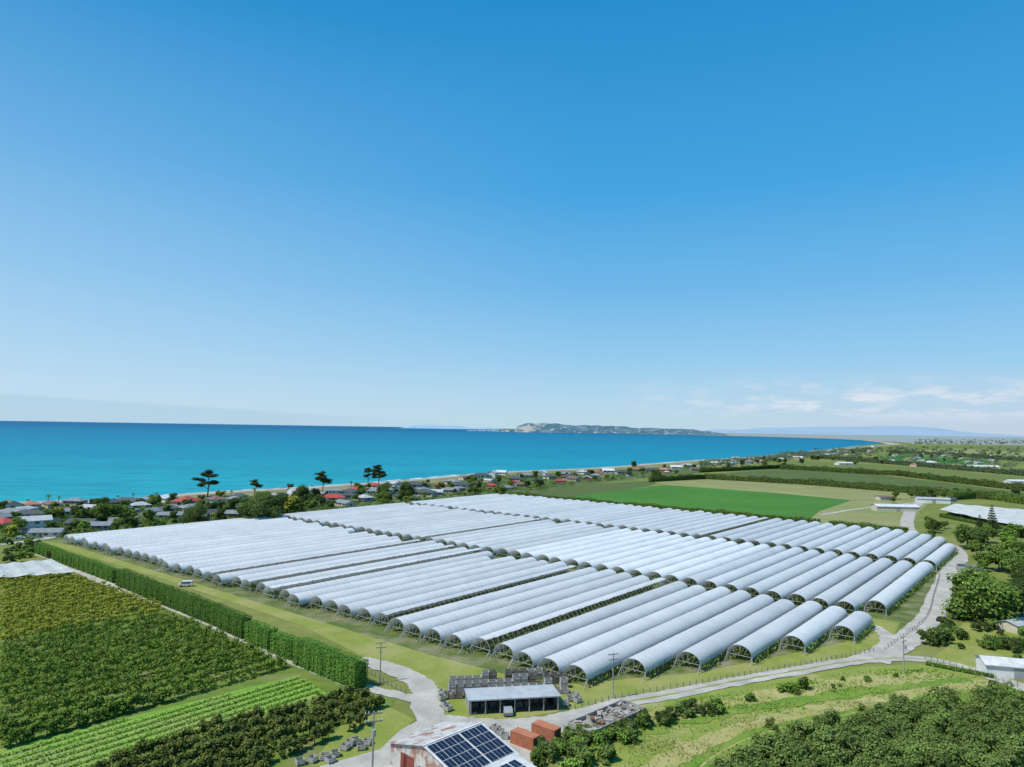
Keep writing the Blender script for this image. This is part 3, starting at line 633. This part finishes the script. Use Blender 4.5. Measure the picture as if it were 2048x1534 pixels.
PTS=[G(h[0],h[1]) for h in HL]; n=0
for _ in range(6000):
    if n>=34: break
    u=rng.uniform(0,1400); v=rng.uniform(934,1068)
    if not inpoly(u,v,villh): continue
    x,y=G(u,v)
    if min((x-p[0])**2+(y-p[1])**2 for p in PTS)<22**2: continue
    PTS.append((x,y)); HL.append((u,v,random.choice('ggddlbor'),random.choice(['cream','white','greyw','brick']),random.choice([0,1]),rng.uniform(.8,1.15),1)); n+=1
for u,v,rf,wl,hip,s_,st in HL:
    x,y=G(u,v); w=random.choice([10,12,15]); d=8; s_*=1.1
    e,_=thing('house',house_parts(w,d,2.6*st,rf,wl,hip,True),(x,y,0),rng.choice([0,.2,-.25,.7,1.4,-.8]),s_,('two-storey ' if st==2 else 'single-storey ')+RN[rf]+'-roofed house among garden trees','house','village houses'); HS_.append((x,y,w*s_))
for i in range(84):
    if i<58:
        t=rng.random(); u=1440+t*310; v=922-t*28+rng.uniform(0,12)
    else: u=rng.uniform(1780,2040); v=rng.uniform(888,935)
    x,y=G(u,v); rf=random.choice('ggwwlldbo'); wl=random.choice(['white','cream','greyw'])
    thing('house',house_parts(13,8,2.6,rf,wl,rng.random()<.5,False),(x,y,0),rng.uniform(0,3),rng.uniform(1.1,1.6),'small '+RN[rf]+'-roofed house along the coast road','house','houses along the coast road'); HS_.append((x,y,13))
vill=[(0,1018),(200,1013),(400,1003),(620,988),(850,968),(1000,953),(1200,944),(1400,934),(1400,945),(1180,965),(1040,988),(980,988),(600,1030),(420,1048),(300,1052),(140,1072),(0,1075)]
scatter(vill,165,['dark','dark','mid','mid','mid','light','yellow'],.45,.95)
scatter([(140,1066),(280,1050),(560,1030),(700,1015),(850,995),(990,985),(1000,975),(700,1002),(280,1036),(140,1050)],32,['dark','mid','dark','bigdark','bigmid'],.55,.95)
scatter(vill,60,None,.5,1.3,shrub)
scatter([(0,1005),(400,995),(620,980),(850,965),(850,972),(620,988),(400,1003),(0,1015)],12,['palm'],.8,1.2)
scatter([(120,1062),(560,1036),(700,1020),(560,1044),(130,1078)],36,None,.7,1.3,shrub)
scatter([(1905,1085),(1960,1078),(2048,1080),(2048,1190),(1970,1180),(1960,1120),(1930,1100)],22,['dark','mid','mid','light'],.8,1.4)
scatter([(1930,1230),(2048,1240),(2048,1330),(1990,1300),(1900,1300),(1870,1310),(1880,1260)],20,None,.5,1.3,shrub)
scatter([(1830,1100),(1900,1060),(1880,1040),(1850,1040),(1840,1070)],9,['mid','dark'],.5,.8)
scatter([(1845,1295),(1900,1285),(1910,1240),(1880,1260)],12,None,.9,1.5,shrub)
scatter([(1120,1500),(1290,1440),(1480,1400),(1600,1376),(1620,1384),(1500,1412),(1310,1462),(1150,1530)],62,None,.45,1.0,shrub)
scatter([(1040,1534),(1130,1480),(1300,1460),(1180,1560),(1000,1600)],34,None,.6,1.1,shrub)
scatter([(1400,1500),(1560,1450),(1850,1400),(1990,1370),(1990,1385),(1700,1440),(1480,1500)],16,None,.3,.7,shrub)
scatter([(1560,1375),(1800,1338),(1850,1345),(1600,1390)],10,None,.25,.5,shrub)
scatter([(0,1085),(60,1085),(150,1125),(0,1130)],24,None,.7,1.4,shrub)
print('shrubs',NSH[0])
scatter([(1400,935),(1760,895),(2048,905),(2048,925),(1500,940)],44,['dark','mid'],.8,1.3)
scatter([(1660,1010),(1900,985),(2048,990),(2048,1000),(1840,1010)],16,['dark','mid'],.6,1.0)
V=[]; n=0
while n<600:
    u=rng.uniform(0,1400); v=rng.uniform(934,1076)
    if not inpoly(u,v,vill): continue
    x,y=G(u,v)
    if any((x-h[0])**2+(y-h[1])**2<(h[2]*.5+2)**2 for h in HS_): continue
    r=rng.uniform(1.0,2.2); V.append(cloud([((x+rng.normal(0,2),y+rng.normal(0,2),r*.5),(r*1.3,r,r*.8)) for _ in range(2)],60,.9)); n+=1
obj('garden_planting',qmesh('garden_planting_mesh',np.concatenate(V),['fol_mid']),kind='stuff',label='dense low planting in the village gardens',cat='plants')
V=[]
for i in range(1000):
    if i<300: u=rng.uniform(1830,2060); v=rng.uniform(878,889)
    elif i<700: u=rng.uniform(1560,2060); v=896+rng.uniform(0,45)*(u-1450)/600+max(0,(1800-u)*.05)
    else:
        t=rng.random(); u=1400+t*340; v=934-t*34+rng.normal(0,2.5)
    x,y=G(u,v); dd=math.hypot(x,y); h=rng.uniform(5,11); bl=[((x+rng.normal(0,3),y+rng.normal(0,3),h*.5),(h*.6,h*.5,h*.5)) for _ in range(3)]
    V.append(cloud(bl,36,2.2 if dd<2500 else 4))
obj('woodland',qmesh('woodland_mesh',np.concatenate(V),['fol_far']),kind='stuff',label='distant trees scattered over the plain',cat='woodland')

# ------------------------------------------------------------ distant hills
def hillmesh(x0,x1,y0,y1,hf,mat,nx=160,ny=30):
    xs=np.linspace(x0,x1,nx); ys=np.linspace(y0,y1,ny); X,Y=np.meshgrid(xs,ys,indexing='ij'); Z=hf((X-x0)/(x1-x0),(Y-y0)/(y1-y0))
    idx=np.arange(nx*ny).reshape(nx,ny); Q=np.stack([idx[:-1,:-1],idx[1:,:-1],idx[1:,1:],idx[:-1,1:]],axis=-1).reshape(-1,4)
    return qmesh('hill_mesh',np.stack([X,Y,Z],axis=-1),[mat],Q)
def bl_h(s,t):
    prof=np.interp(s,[0,.015,.05,.12,.3,.45,.6,.8,.93,1],[0,95,135,150,118,122,92,88,60,0])+6*np.sin(s*40)+4*np.sin(s*97+1)
    return np.maximum(prof,0)*np.clip(np.sin(np.clip(t,0,1)*math.pi)*1.6,0,1)-2
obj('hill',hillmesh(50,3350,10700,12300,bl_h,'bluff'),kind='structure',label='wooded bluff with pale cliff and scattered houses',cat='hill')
rr=rng.uniform(0,6,8)
def ridge(amp,seed,ends=True):
    def f(s,t):
        z=np.zeros_like(s)
        for i in range(1,9): z+=np.sin(s*i*3.1+rr[i-1]*seed)/i
        z=(z-z.min())/(z.max()-z.min()); e=np.clip(np.minimum(s,1-s)*8,0,1) if ends else 1
        return (amp*(.35+.65*z))*e*np.clip(np.sin(t*math.pi),0,1)-5
    return f
obj('hills',hillmesh(11000,26000,33000,40000,ridge(480,1),'range',200,9),kind='structure',label='distant mountain range tinted pale blue for haze',cat='hills')
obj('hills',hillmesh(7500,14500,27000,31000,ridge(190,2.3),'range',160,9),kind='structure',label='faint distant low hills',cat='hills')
obj('headland',hillmesh(-3900,-300,24000,27000,ridge(140,3.1),'cape',120,9),kind='structure',label='haze-tinted headland across the bay',cat='headland')
for i in range(9):
    thing('port_building',house_parts(13,8,2.6,random.choice('wwl'),'white',False,False),(-640+i*72,11020+rng.uniform(-60,60),0),rng.uniform(-.2,.2),(rng.uniform(3,6),4,rng.uniform(3,5)),'pale harbour warehouse at the foot of the bluff','warehouse','harbour warehouses')

# ------------------------------------------------------------ farm structures
def between(p,q): 
    a=Vector(G(*p)); b_=Vector(G(*q)); d=b_-a; return (a+b_)/2,math.atan2(d.y,d.x),d.length
c,rz,L=between((938,1430),(1118,1420)); D=7
b=MB(); b.box((0,D-.1,1.35),(L,.12,2.7)); 
for s_ in(-1,1): b.box((s_*(L/2-.06),D/2,1.35),(.12,D-.3,2.6))
w=b.mesh('shed_wall_mesh',['greyw']); b=MB()
b.quad([(-L/2-.3,-.6,3.2),(L/2+.3,-.6,3.2),(L/2+.3,D+.4,2.8),(-L/2-.3,D+.4,2.8)]); b.quad([(-L/2-.3,-.6,2.95),(L/2+.3,-.6,2.95),(L/2+.3,-.6,3.19),(-L/2-.3,-.6,3.19)])
rf=b.mesh('shed_roof_mesh',[ROOF['l']]); pm=MB(); pm.box((0,0,1.5),(.22,.22,3.0)); pm=pm.mesh('post_mesh',['pale'])
fl=MB(); fl.box((0,D/2,.19),(L-.3,D-.3,.06)); 
thing('open_shed',[('wall',w),('roof',rf),('floor',fl.mesh('floor_mesh',['soil']))]+[('post',pm,(-L/2+.3+i*(L-.6)/6,-.2,0)) for i in range(7)],(c.x,c.y,.0),rz,1,'long open-fronted farm shed with pale iron roof','shed')
shc,shr,shL=c,rz,L
b=MB()
for z in(.12,.37,.62): 
    for s_ in(-1,1): b.box((0,s_*.57,z+.09),(1.2,.04,.19)); b.box((s_*.58,0,z+.091),(.04,1.1,.19))
b.box((0,0,.12),(1.1,1.1,.04)); 
for s_ in(-1,0,1): b.box((s_*.5,0,.05),(.1,1.18,.09))
for i in(-1,1):
    for j in(-1,1): b.box((i*.54,j*.53,.45),(.07,.06,.72))
bin_=b.mesh('wooden_bin_mesh',['timber']); b2=b.mesh('pale_bin_mesh',['pale'])
base,rzb,Lb=between((895,1402),(1150,1390))
dx=Vector((math.cos(rzb),math.sin(rzb))); dy=Vector((-dx.y,dx.x))
for r_ in range(4):
    for i in range(int(Lb/1.85)):
        if rng.random()<.07: continue
        q=base+dx*(-Lb/2+.9+i*1.85+r_*.5)+dy*(1.5+r_*3.3)
        for lv in range(2 if (i//4+r_)%3 else 1):
            obj('wooden_bin',b2 if (i//5+r_)%4 else bin_,(q.x+rng.normal(0,.03),q.y+rng.normal(0,.03),lv*1.13+.03),rzb+rng.normal(0,.015),1.4,label='weathered slatted fruit bin stacked behind the shed',cat='bin',group='stacked fruit bins')
for u,v in((884,1400),(890,1414),(903,1392),(885,1390),(896,1422),(1155,1405),(1130,1412),(1140,1402),(1150,1395),(700,1492),(712,1488),(722,1500),(735,1490),(690,1500),(600,1530),(625,1525),(650,1520),(670,1514),(660,1526),(985,1468),(992,1462),(1000,1470),(1010,1478)):
    x,y=G(u,v); obj('wooden_bin',b2,(x,y,.15),rng.uniform(0,1.5),1.2,label='pale fruit bin standing in the yard',cat='bin',group='stacked fruit bins')
ud=Vector((math.cos(shr),math.sin(shr))); vd=Vector((-ud.y,ud.x))
for i in range(9):
    q=shc+ud*(-shL/2+1.6+i*1.9)+vd*rng.uniform(2.5,4.5); obj('wooden_bin',bin_,(q.x,q.y,.23),shr+rng.normal(0,.1),1.3,label='weathered fruit bin stored under the shed roof',cat='bin',group='stacked fruit bins')
e0=Vector(G(850,1490,6.5)); e1=Vector(G(960,1446,6.5)); d=(e1-e0); Lr=d.length; rzr=math.atan2(d.y,d.x); c=(e0+e1)/2
YR=-9.0; YL=9.4; hz=6.5; ze=4.0
b=MB()
b.quad([(-Lr/2,YL,0),(-Lr/2,YR,0),(-Lr/2,YR,ze-.1),(-Lr/2,0,hz-.15),(-Lr/2,YL,ze-.1)]); b.quad([(Lr/2,YR,0),(Lr/2,YL,0),(Lr/2,YL,ze-.1),(Lr/2,0,hz-.15),(Lr/2,YR,ze-.1)])
b.quad([(-Lr/2,YL,0),(Lr/2,YL,0),(Lr/2,YL,ze-.1),(-Lr/2,YL,ze-.1)]); b.quad([(-Lr/2,YR,0),(Lr/2,YR,0),(Lr/2,YR,ze-.1),(-Lr/2,YR,ze-.1)])
wall=b.mesh('barn_wall_mesh',[ROOF['x']])
b=MB(); o=.5; sl=(hz-ze)/9.0
b.quad([(-Lr/2-o,0,hz),(Lr/2+o,0,hz),(Lr/2+o,YL+o,ze-.12),(-Lr/2-o,YL+o,ze-.12)],0); b.quad([(-Lr/2-o,YR-o,ze-.12),(Lr/2+o,YR-o,ze-.12),(Lr/2+o,0,hz),(-Lr/2-o,0,hz)],1)
b.box((0,0,hz+.04),(Lr+1,.4,.1),1)
roof=b.mesh('barn_roof_mesh',[ROOF['x'],ROOF['w']])
def panel_mesh(nx,ny,pw,ph,slope):
    b=MB()
    for i in range(nx):
        for j in range(ny):
            y0=-j*ph*1.03; z0=-j*ph*1.03*slope; x=i*pw*1.03
            b.quad([(x,y0-ph,z0-ph*slope),(x+pw,y0-ph,z0-ph*slope),(x+pw,y0,z0),(x,y0,z0)],1)
            g=.04
            for (xa,xb) in((g,pw/2-.015),(pw/2+.015,pw-g)):
                b.quad([(x+xa,y0-ph+g,z0-(ph-g)*slope+.01),(x+xb,y0-ph+g,z0-(ph-g)*slope+.01),(x+xb,y0-g,z0-g*slope+.01),(x+xa,y0-g,z0-g*slope+.01)],0)
    return b.mesh('solar_panel_mesh',['solar','white'])
one=panel_mesh(1,1,1.75,2.0,.278)
parts=[('wall',wall),('roof',roof)]
for i in range(7):
    for j in range(4): parts.append(('solar_panel',one,(-Lr/2-.1+i*1.8+(.25 if i>3 else 0),-.5-j*2.06,hz-.278*(.5+j*2.06)+.12)))
b=MB(); b.box((0,0,1.7),(.08,3.6,3.4)); dr=b.mesh('barn_door_mesh',['redp'])
b=MB(); b.box((0,0,1.3),(.08,2.4,2.6)); dr2=b.mesh('barn_door_mesh',['dark'])
parts+= [('door',dr,(-Lr/2-.06,4.6,0)),('door',dr2,(-Lr/2-.06,.3,0)),('door',dr,(-Lr/2-.06,-4.2,0))]
thing('barn',parts,(c.x,c.y,0),rzr,1,'farm barn with rusting iron roof and solar panels','barn')
b=MB(); LW=17; b.box((0,-4.2,1.6),(LW,8,3.2)); wl=b.mesh('wing_wall_mesh',['white'])
b=MB(); b.quad([(-LW/2-.4,-8.6,3.3),(LW/2+.4,-8.6,3.3),(LW/2+.4,0,4.3),(-LW/2-.4,0,4.3)]); b.quad([(-LW/2-.4,-8.6,3.1),(LW/2+.4,-8.6,3.1),(LW/2+.4,-8.6,3.29),(-LW/2-.4,-8.6,3.29)]); rf=b.mesh('wing_roof_mesh',[ROOF['w']])
one2=panel_mesh(1,1,1.75,2.0,.116); parts=[('wall',wl),('roof',rf)]
for i in range(8):
    for j in range(3): parts.append(('solar_panel',one2,(-LW/2+.5+i*1.95,-.8-j*2.2,4.3-.116*(.8+j*2.2)+.1)))
dd=Vector((math.cos(rzr),math.sin(rzr))); nd=Vector((-dd.y,dd.x)); q=c+nd*(YR-1.0)+dd*(-3.2)
thing('farm_shed',parts,(q.x,q.y,0),rzr,1,'low white shed covered in solar panels','shed')
b=MB(); L,W_,Hc=6.06,2.44,2.59
b.box((0,0,Hc/2),(L-.1,W_-.1,Hc-.1))
for i in range(20):
    for s_ in(-1,1): b.box((-L/2+.3+i*.288,s_*(W_/2-.03),Hc/2),(.13,.06,Hc-.3))
for i in(-1,1):
    for j in(-1,1): b.box((i*(L/2-.05),j*(W_/2-.05),Hc/2),(.14,.14,Hc))
    b.box((0,i*(W_/2-.05),Hc-.04),(L,.13,.13)); b.box((0,i*(W_/2-.05),.06),(L,.13,.13))
body=b.mesh('container_body_mesh',['orange']); b=MB()
for s_ in(-1,1): b.box((0,s_*.58,Hc/2),(.05,1.1,Hc-.3)); b.beam((.05,s_*.3,.2),(.05,s_*.3,2.4),.03)
door=b.mesh('container_door_mesh',['rust'])
Bang=math.atan2(-B.y,-B.x)
for u,v in((1050,1492),(1092,1476)):
    x,y=G(u,v); thing('shipping_container',[('body',body),('door',door,(L/2+.03,0,0))],(x,y,.14),Bang,.9,'orange steel shipping container with rusting doors','container','shipping containers in the yard')
V=[];b=MB(); n=10
for i in range(n):
    for j in range(n):
        f=lambda i,j:(-2.2+i*.44,-1.6+j*.32,max(0,1.1*math.sin(math.pi*i/n)*math.sin(math.pi*j/n)+.12*math.sin(i*2.1+j)))
        b.quad([f(i,j),f(i+1,j),f(i+1,j+1),f(i,j+1)])
x,y=G(1084,1496); obj('tarpaulin',b.mesh('tarpaulin_mesh',['bluep']),(x,y,.16),.4,label='blue tarpaulin draped over a heap',cat='tarpaulin')
c,rz,L=between((1160,1478),(1268,1430)); W_=6; b=MB()
for s_ in(-1,1): b.box((0,s_*W_/2,1.2),(L,.3,2.4)); b.box((s_*L/2,0,1.2),(.3,W_-.3,2.4))
for i in range(5): b.box((-L/2+(i+.5)*L/5,0,1.9),(.25,W_-.3,.9))
b.box((0,0,1.5),(L-.3,W_-.3,.12)); wl=b.mesh('concrete_wall_mesh',['conc'])
b=MB()
for i in range(90): b.box((rng.uniform(-L/2+.5,L/2-.5),rng.uniform(-2.5,2.5),rng.uniform(1.7,2.5)),(rng.uniform(.4,2.2),rng.uniform(.1,.9),rng.uniform(.08,.4)),int(rng.choice([0,1,2,2,2])),rng.uniform(0,3))
thing('concrete_building',[('wall',wl),('scrap_heap',b.mesh('scrap_mesh',['rust','timber','pale']))],(c.x,c.y,0),rz,1,'long roofless concrete store heaped with rusty scrap','building')
def shed(u,v,w,d,h,rf,wl,rz,lab):
    x,y=G(u,v); q=MB(); q.box((0,0,0),(min(3,w*.3),.1,h*.75)); dm=q.mesh('shed_door_mesh',['greyw'])
    thing('farm_shed',house_parts(w,d,h,rf,wl,False,False,.25)+[('door',dm,(0,-(d/2+.06),h*.375+.02))],(x,y,0),rz,1,lab,'shed','farm sheds')
shed(2030,1350,15,7,3.2,'w','white',-.25,'white metal shed with roller doors')
shed(1790,1022,32,10,4,'w','cream',-.05,'long pale packing shed in a paddock'); shed(1865,1006,26,8,4,'l','white',-.25,'long white farm shed'); shed(1965,938,50,14,5,'w','white',-.2,'long white glasshouse shed')
shed(2036,968,28,12,4,'w','white',0,'white farm shed beside shelter belt'); shed(1690,930,36,14,4,'w','white',.2,'broad white packing shed'); shed(1900,1003,9,6,3,'d','greyw',.3,'small dark farm shed')
shed(2030,1260,9,6,2.6,'l','cream',.5,'small farm outbuilding under trees'); shed(1770,1000,14,8,3,'b','cream',.1,'brown-roofed farm shed in a paddock')
def net(px,h,lab,mat='net'):
    W=[Vector(G(*q)) for q in px]; n=16; b=MB(); o=(W[0]+W[2])/2
    f=lambda i,j:(lambda p:(p.x-o.x,p.y-o.y,h+.5*math.sin(i*math.pi/1.0*.5)**2+.25*math.sin(j*1.7)))((W[0]*(1-i/n)+W[1]*(i/n))*(1-j/n)+(W[3]*(1-i/n)+W[2]*(i/n))*(j/n))
    for i in range(n):
        for j in range(n): b.quad([f(i,j),f(i+1,j),f(i+1,j+1),f(i,j+1)])
    me=b.mesh('net_mesh',[mat]); b=MB()
    for i in range(0,n+1,2):
        for j in range(0,n+1,2): q=f(i,j); b.beam((q[0],q[1],0),q,.08)
    thing('net_canopy',[('net',me),('support',b.mesh('net_support_mesh',['timber']))],(o.x,o.y,0),0,1,lab,'net')
net([(1880,1030),(1910,1018),(2080,1032),(2080,1075)],4,'white protective netting stretched over a crop block')
net([(-60,1172),(-60,1145),(100,1130),(148,1156)],2.2,'pale bird netting draped over fruit rows')
hedge([(1880,1034),(2000,1058),(2080,1078)],2,2.5,'fol_mid',.6,3,'green vines along the netted block')
b=MB(); k=28; R=5.2
for i in range(k):
    a0=6.2832*i/k;a1=6.2832*(i+1)/k; f=lambda a,r,z:(r*math.cos(a),r*math.sin(a),z)
    b.quad([f(a0,R,0),f(a1,R,0),f(a1,R,2.4),f(a0,R,2.4)]); b.quad([f(a0,R,2.4),f(a1,R,2.4),f(a1,R-.25,2.4),f(a0,R-.25,2.4)]); b.quad([f(a1,R-.25,0),f(a0,R-.25,0),f(a0,R-.25,2.39),f(a1,R-.25,2.39)])
w1=b.mesh('tank_wall_mesh',['conc']); b=MB(); b.quad([(R*.95*math.cos(6.2832*i/k),R*.95*math.sin(6.2832*i/k),1.9) for i in range(k)]); 
x,y=G(1940,1143); thing('water_tank',[('wall',w1),('water_surface',b.mesh('tank_water_mesh',['glass']))],(x,y,0),0,1,'round open concrete water tank beside the track','tank')
b=MB(); b.beam((0,0,-.3),(0,0,10),.17,0,8,.12); pole=b.mesh('pole_shaft_mesh',['conc']); b=MB(); b.box((0,0,0),(2.6,.14,.14)); arm=b.mesh('crossarm_mesh',['timber']); b=MB(); b.beam((0,0,0),(0,0,.28),.07,0,6); ins=b.mesh('insulator_mesh',['white'])
b=MB(); b.beam((0,0,0),(0,0,1.0),.32,0,10); trf=b.mesh('transformer_mesh',['greyw'])
for u,v,rz,tf,hh in((760,1366,.3,0,.95),(744,1562,.3,1,1.15),(1226,1397,.4,0,1.0),(1808,1347,.6,1,.93)):
    x,y=G(u,v); pr=[('shaft',pole),('crossarm',arm,(0,.18,9.6)),('crossarm',arm,(0,-.18,8.6))]
    for xx in(-1.2,-.7,.7,1.2): pr.append(('insulator',ins,(xx,.18,9.67))); pr.append(('insulator',ins,(xx,-.18,8.67)))
    if tf: pr.append(('transformer',trf,(0,-.55,6.6)))
    thing('utility_pole',pr,(x,y,0),rz,hh,'concrete power pole with two crossarms'+(' and a transformer' if tf else ''),'pole','power poles')
post=MB(); post.box((0,0,.6),(.13,.13,1.2)); post=post.mesh('fence_post_mesh',['timber'])
def fence(px,step,lab):
    P=smooth_line([G(*q) for q in px],10); o=P[0]; e=obj('fence',None,(o.x,o.y,0),label=lab,cat='fence'); acc=0; last=P[0]; pts=[P[0]]
    for p in P[1:]:
        while (p-last).length>=step: last=last+(p-last).normalized()*step; pts.append(last.copy())
    for p in pts[:98]: obj('post',post,(p.x-o.x,p.y-o.y,0),rng.uniform(0,1),parent=e)
    b=MB()
    for i in range(len(pts)-1):
        for z in(.35,.7,1.05): b.beam((pts[i].x-o.x,pts[i].y-o.y,z),(pts[i+1].x-o.x,pts[i+1].y-o.y,z),.02)
    obj('wire',b.mesh('fence_wire_mesh',['steel']),parent=e)
fence([(1150,1420),(1240,1397),(1350,1378),(1500,1350),(1640,1325),(1750,1303)],1.9,'post and wire fence along the farm road')
fence([(1850,1318),(1900,1332),(1960,1350),(2040,1374)],1.6,'weathered post and rail fence beside the road')
fence([(1770,1300),(1850,1240),(1868,1190),(1880,1150)],3,'post and wire fence beside the gravel track')
fence([(735,1345),(780,1372),(815,1392),(850,1398)][:3],2,'short post and wire fence by the bend')
def vehicle(u,v,rz,paint,van,lab):
    x,y=G(u,v); prof=[(-2.4,.35),(2.35,.35),(2.45,.9),(1.75,1.15),(1.15,2.0),(-2.35,2.05),(-2.45,1.0)] if van else [(-2.1,.35),(2.15,.35),(2.2,.75),(1.2,.95),(.5,1.45),(-1.2,1.45),(-1.9,1.0),(-2.15,.95)]
    b=MB(); w=.88; n=len(prof)
    b.quad([(p[0],-w,p[1]) for p in prof]); b.quad([(p[0],w,p[1]) for p in prof][::-1])
    for i in range(n): p,q=prof[i],prof[(i+1)%n]; b.quad([(p[0],-w,p[1]),(q[0],-w,q[1]),(q[0],w,q[1]),(p[0],w,p[1])][::-1])
    body=b.mesh('vehicle_body_mesh',[paint]); pr=[('body',body)]
    b=MB()
    if van: b.quad([(1.77,-.78,1.19),(1.77,.78,1.19),(1.2,.78,1.96),(1.2,-.78,1.96)])
    else: b.quad([(1.2,-.78,.98),(1.2,.78,.98),(.54,.78,1.43),(.54,-.78,1.43)])
    pr.append(('windscreen',b.mesh('windscreen_mesh',['glass']),(.02,0,.02)))
    b=MB(); z0,z1=(1.2,1.8) if van else (1.0,1.36)
    b.quad([(-1.9 if van else -1.2,0,z0),(1.3 if van else .8,0,z0),(1.0 if van else .35,0,z1),(-1.9 if van else -1.0,0,z1)]); sw=b.mesh('side_window_mesh',['glass'])
    pr+=[('window',sw,(0,-w-.01,0)),('window',sw,(0,w+.01,0))]
    b=MB(); b.beam((0,-.1,0),(0,.1,0),.34,0,14); wh=b.mesh('wheel_mesh',['black'])
    for i in(-1.45,1.4):
        for j in(-.85,.85): pr.append(('wheel',wh,(i,j,.34)))
    thing('parked_van' if van else 'parked_car',pr,(x,y,.02),rz,1,lab,'van' if van else 'car')
vehicle(371,1173,math.pi+.2,'white',True,'white van parked on grass beside the tunnels')
vehicle(1884,1243,.6,'dark','',"dark car parked near the gravel track")
vehicle(1015,1427,1.7,'greyw','','grey car parked under the open shed roof')
vehicle(40,1078,.4,'white','','white car parked on the village road')

# ------------------------------------------------------------ world, sun, camera
sund=Vector((-.84,-.40,0)).normalized(); el=math.radians(56)
sd=Vector((sund.x*math.cos(el),sund.y*math.cos(el),math.sin(el)))
sl=bpy.data.lights.new('sun','SUN'); sl.energy=4.5; sl.angle=math.radians(.53); sl.color=(1,.955,.87)
so=bpy.data.objects.new('sun',sl); COL.objects.link(so); so.rotation_euler=sd.to_track_quat('Z','Y').to_euler()
w=bpy.data.worlds.new('World'); sc.world=w; w.use_nodes=True; nt=w.node_tree; bg=nt.nodes['Background']
sky=nn(nt,'ShaderNodeTexSky',sky_type='NISHITA'); sky.sun_disc=False; sky.sun_elevation=el; sky.sun_rotation=math.atan2(sd.x,sd.y)
sky.air_density=1.0; sky.dust_density=.3; sky.ozone_density=2.0; sky.altitude=60
tc=nn(nt,'ShaderNodeTexCoord'); sx=nn(nt,'ShaderNodeSeparateXYZ'); nt.links.new(tc.outputs['Generated'],sx.inputs[0])
az=mth(nt,'ARCTAN2',sx.outputs[0],sx.outputs[1]); elv=sx.outputs[2]
cr=nn(nt,'ShaderNodeValToRGB'); nt.links.new(elv,cr.inputs[0]); R_=cr.color_ramp
stops=[(0,(.50,.70,.83)),(.04,(.44,.68,.86)),(.10,(.30,.60,.87)),(.19,(.16,.49,.84)),(.32,(.055,.38,.775)),(.53,(.015,.275,.64)),(1,(.01,.20,.49))]
R_.elements[0].position=0; R_.elements[0].color=c4(stops[0][1]); R_.elements[1].position=1; R_.elements[1].color=c4(stops[-1][1])
for p_,c_ in stops[1:-1]: e_=R_.elements.new(p_); e_.color=c4(c_)
sc10=nn(nt,'ShaderNodeVectorMath',operation='SCALE'); nt.links.new(cr.outputs[0],sc10.inputs[0]); sc10.inputs['Scale'].default_value=10
col=mixc(nt,.92,sky.outputs[0],sc10.outputs[0])
mf=mth(nt,'MULTIPLY',mth(nt,'MULTIPLY',ramp(nt,az,.1,-.75),ramp(nt,elv,.5,.08)),.42); col=mixc(nt,mf,col,(6.2,7.9,9.3))
top=mth(nt,'ADD',mth(nt,'MULTIPLY',az,-.045),.002)
cb=nn(nt,'ShaderNodeCombineXYZ'); nt.links.new(az,cb.inputs[0]); nt.links.new(mth(nt,'MULTIPLY',elv,4),cb.inputs[1])
top=mth(nt,'ADD',top,mth(nt,'MULTIPLY',noise(nt,cb.outputs[0],5,4),.003))
mk=ramp(nt,mth(nt,'SUBTRACT',top,elv),-.0005,.003); mk=mth(nt,'MULTIPLY',mk,ramp(nt,az,.02,-.3)); mk=mth(nt,'MULTIPLY',mk,.65)
col=mixc(nt,mk,col,(4.4,6.3,7.8))
hz_=mth(nt,'MULTIPLY',ramp(nt,az,.1,.6),ramp(nt,elv,.085,.0)); col=mixc(nt,mth(nt,'MULTIPLY',hz_,.75),col,(5.3,6.2,7.6))
cb2=nn(nt,'ShaderNodeCombineXYZ'); nt.links.new(az,cb2.inputs[0]); nt.links.new(mth(nt,'MULTIPLY',elv,4),cb2.inputs[1])
cn=ramp(nt,noise(nt,cb2.outputs[0],18,7,.62),.46,.62)
win=mth(nt,'MULTIPLY',ramp(nt,elv,.012,.034),ramp(nt,elv,.075,.045)); win=mth(nt,'MULTIPLY',win,ramp(nt,az,.12,.42))
col=mixc(nt,mth(nt,'MULTIPLY',mth(nt,'MULTIPLY',cn,win),.8),col,(7.7,8.1,8.8))
nt.links.new(col,bg.inputs[0]); bg.inputs[1].default_value=.1
cam=bpy.data.cameras.new('camera'); co=bpy.data.objects.new('camera',cam); COL.objects.link(co)
cam.sensor_fit='HORIZONTAL'; cam.angle=2*math.atan(1024/FPX); cam.clip_start=1; cam.clip_end=120000
mt=Matrix((Rv,Uv,-Fv)).transposed().to_4x4(); mt.translation=Vector((0,0,H)); co.matrix_world=mt
sc.camera=co
sc.view_settings.view_transform='Standard'; sc.view_settings.look='None'; sc.view_settings.exposure=0
print('objects',len(bpy.data.objects))
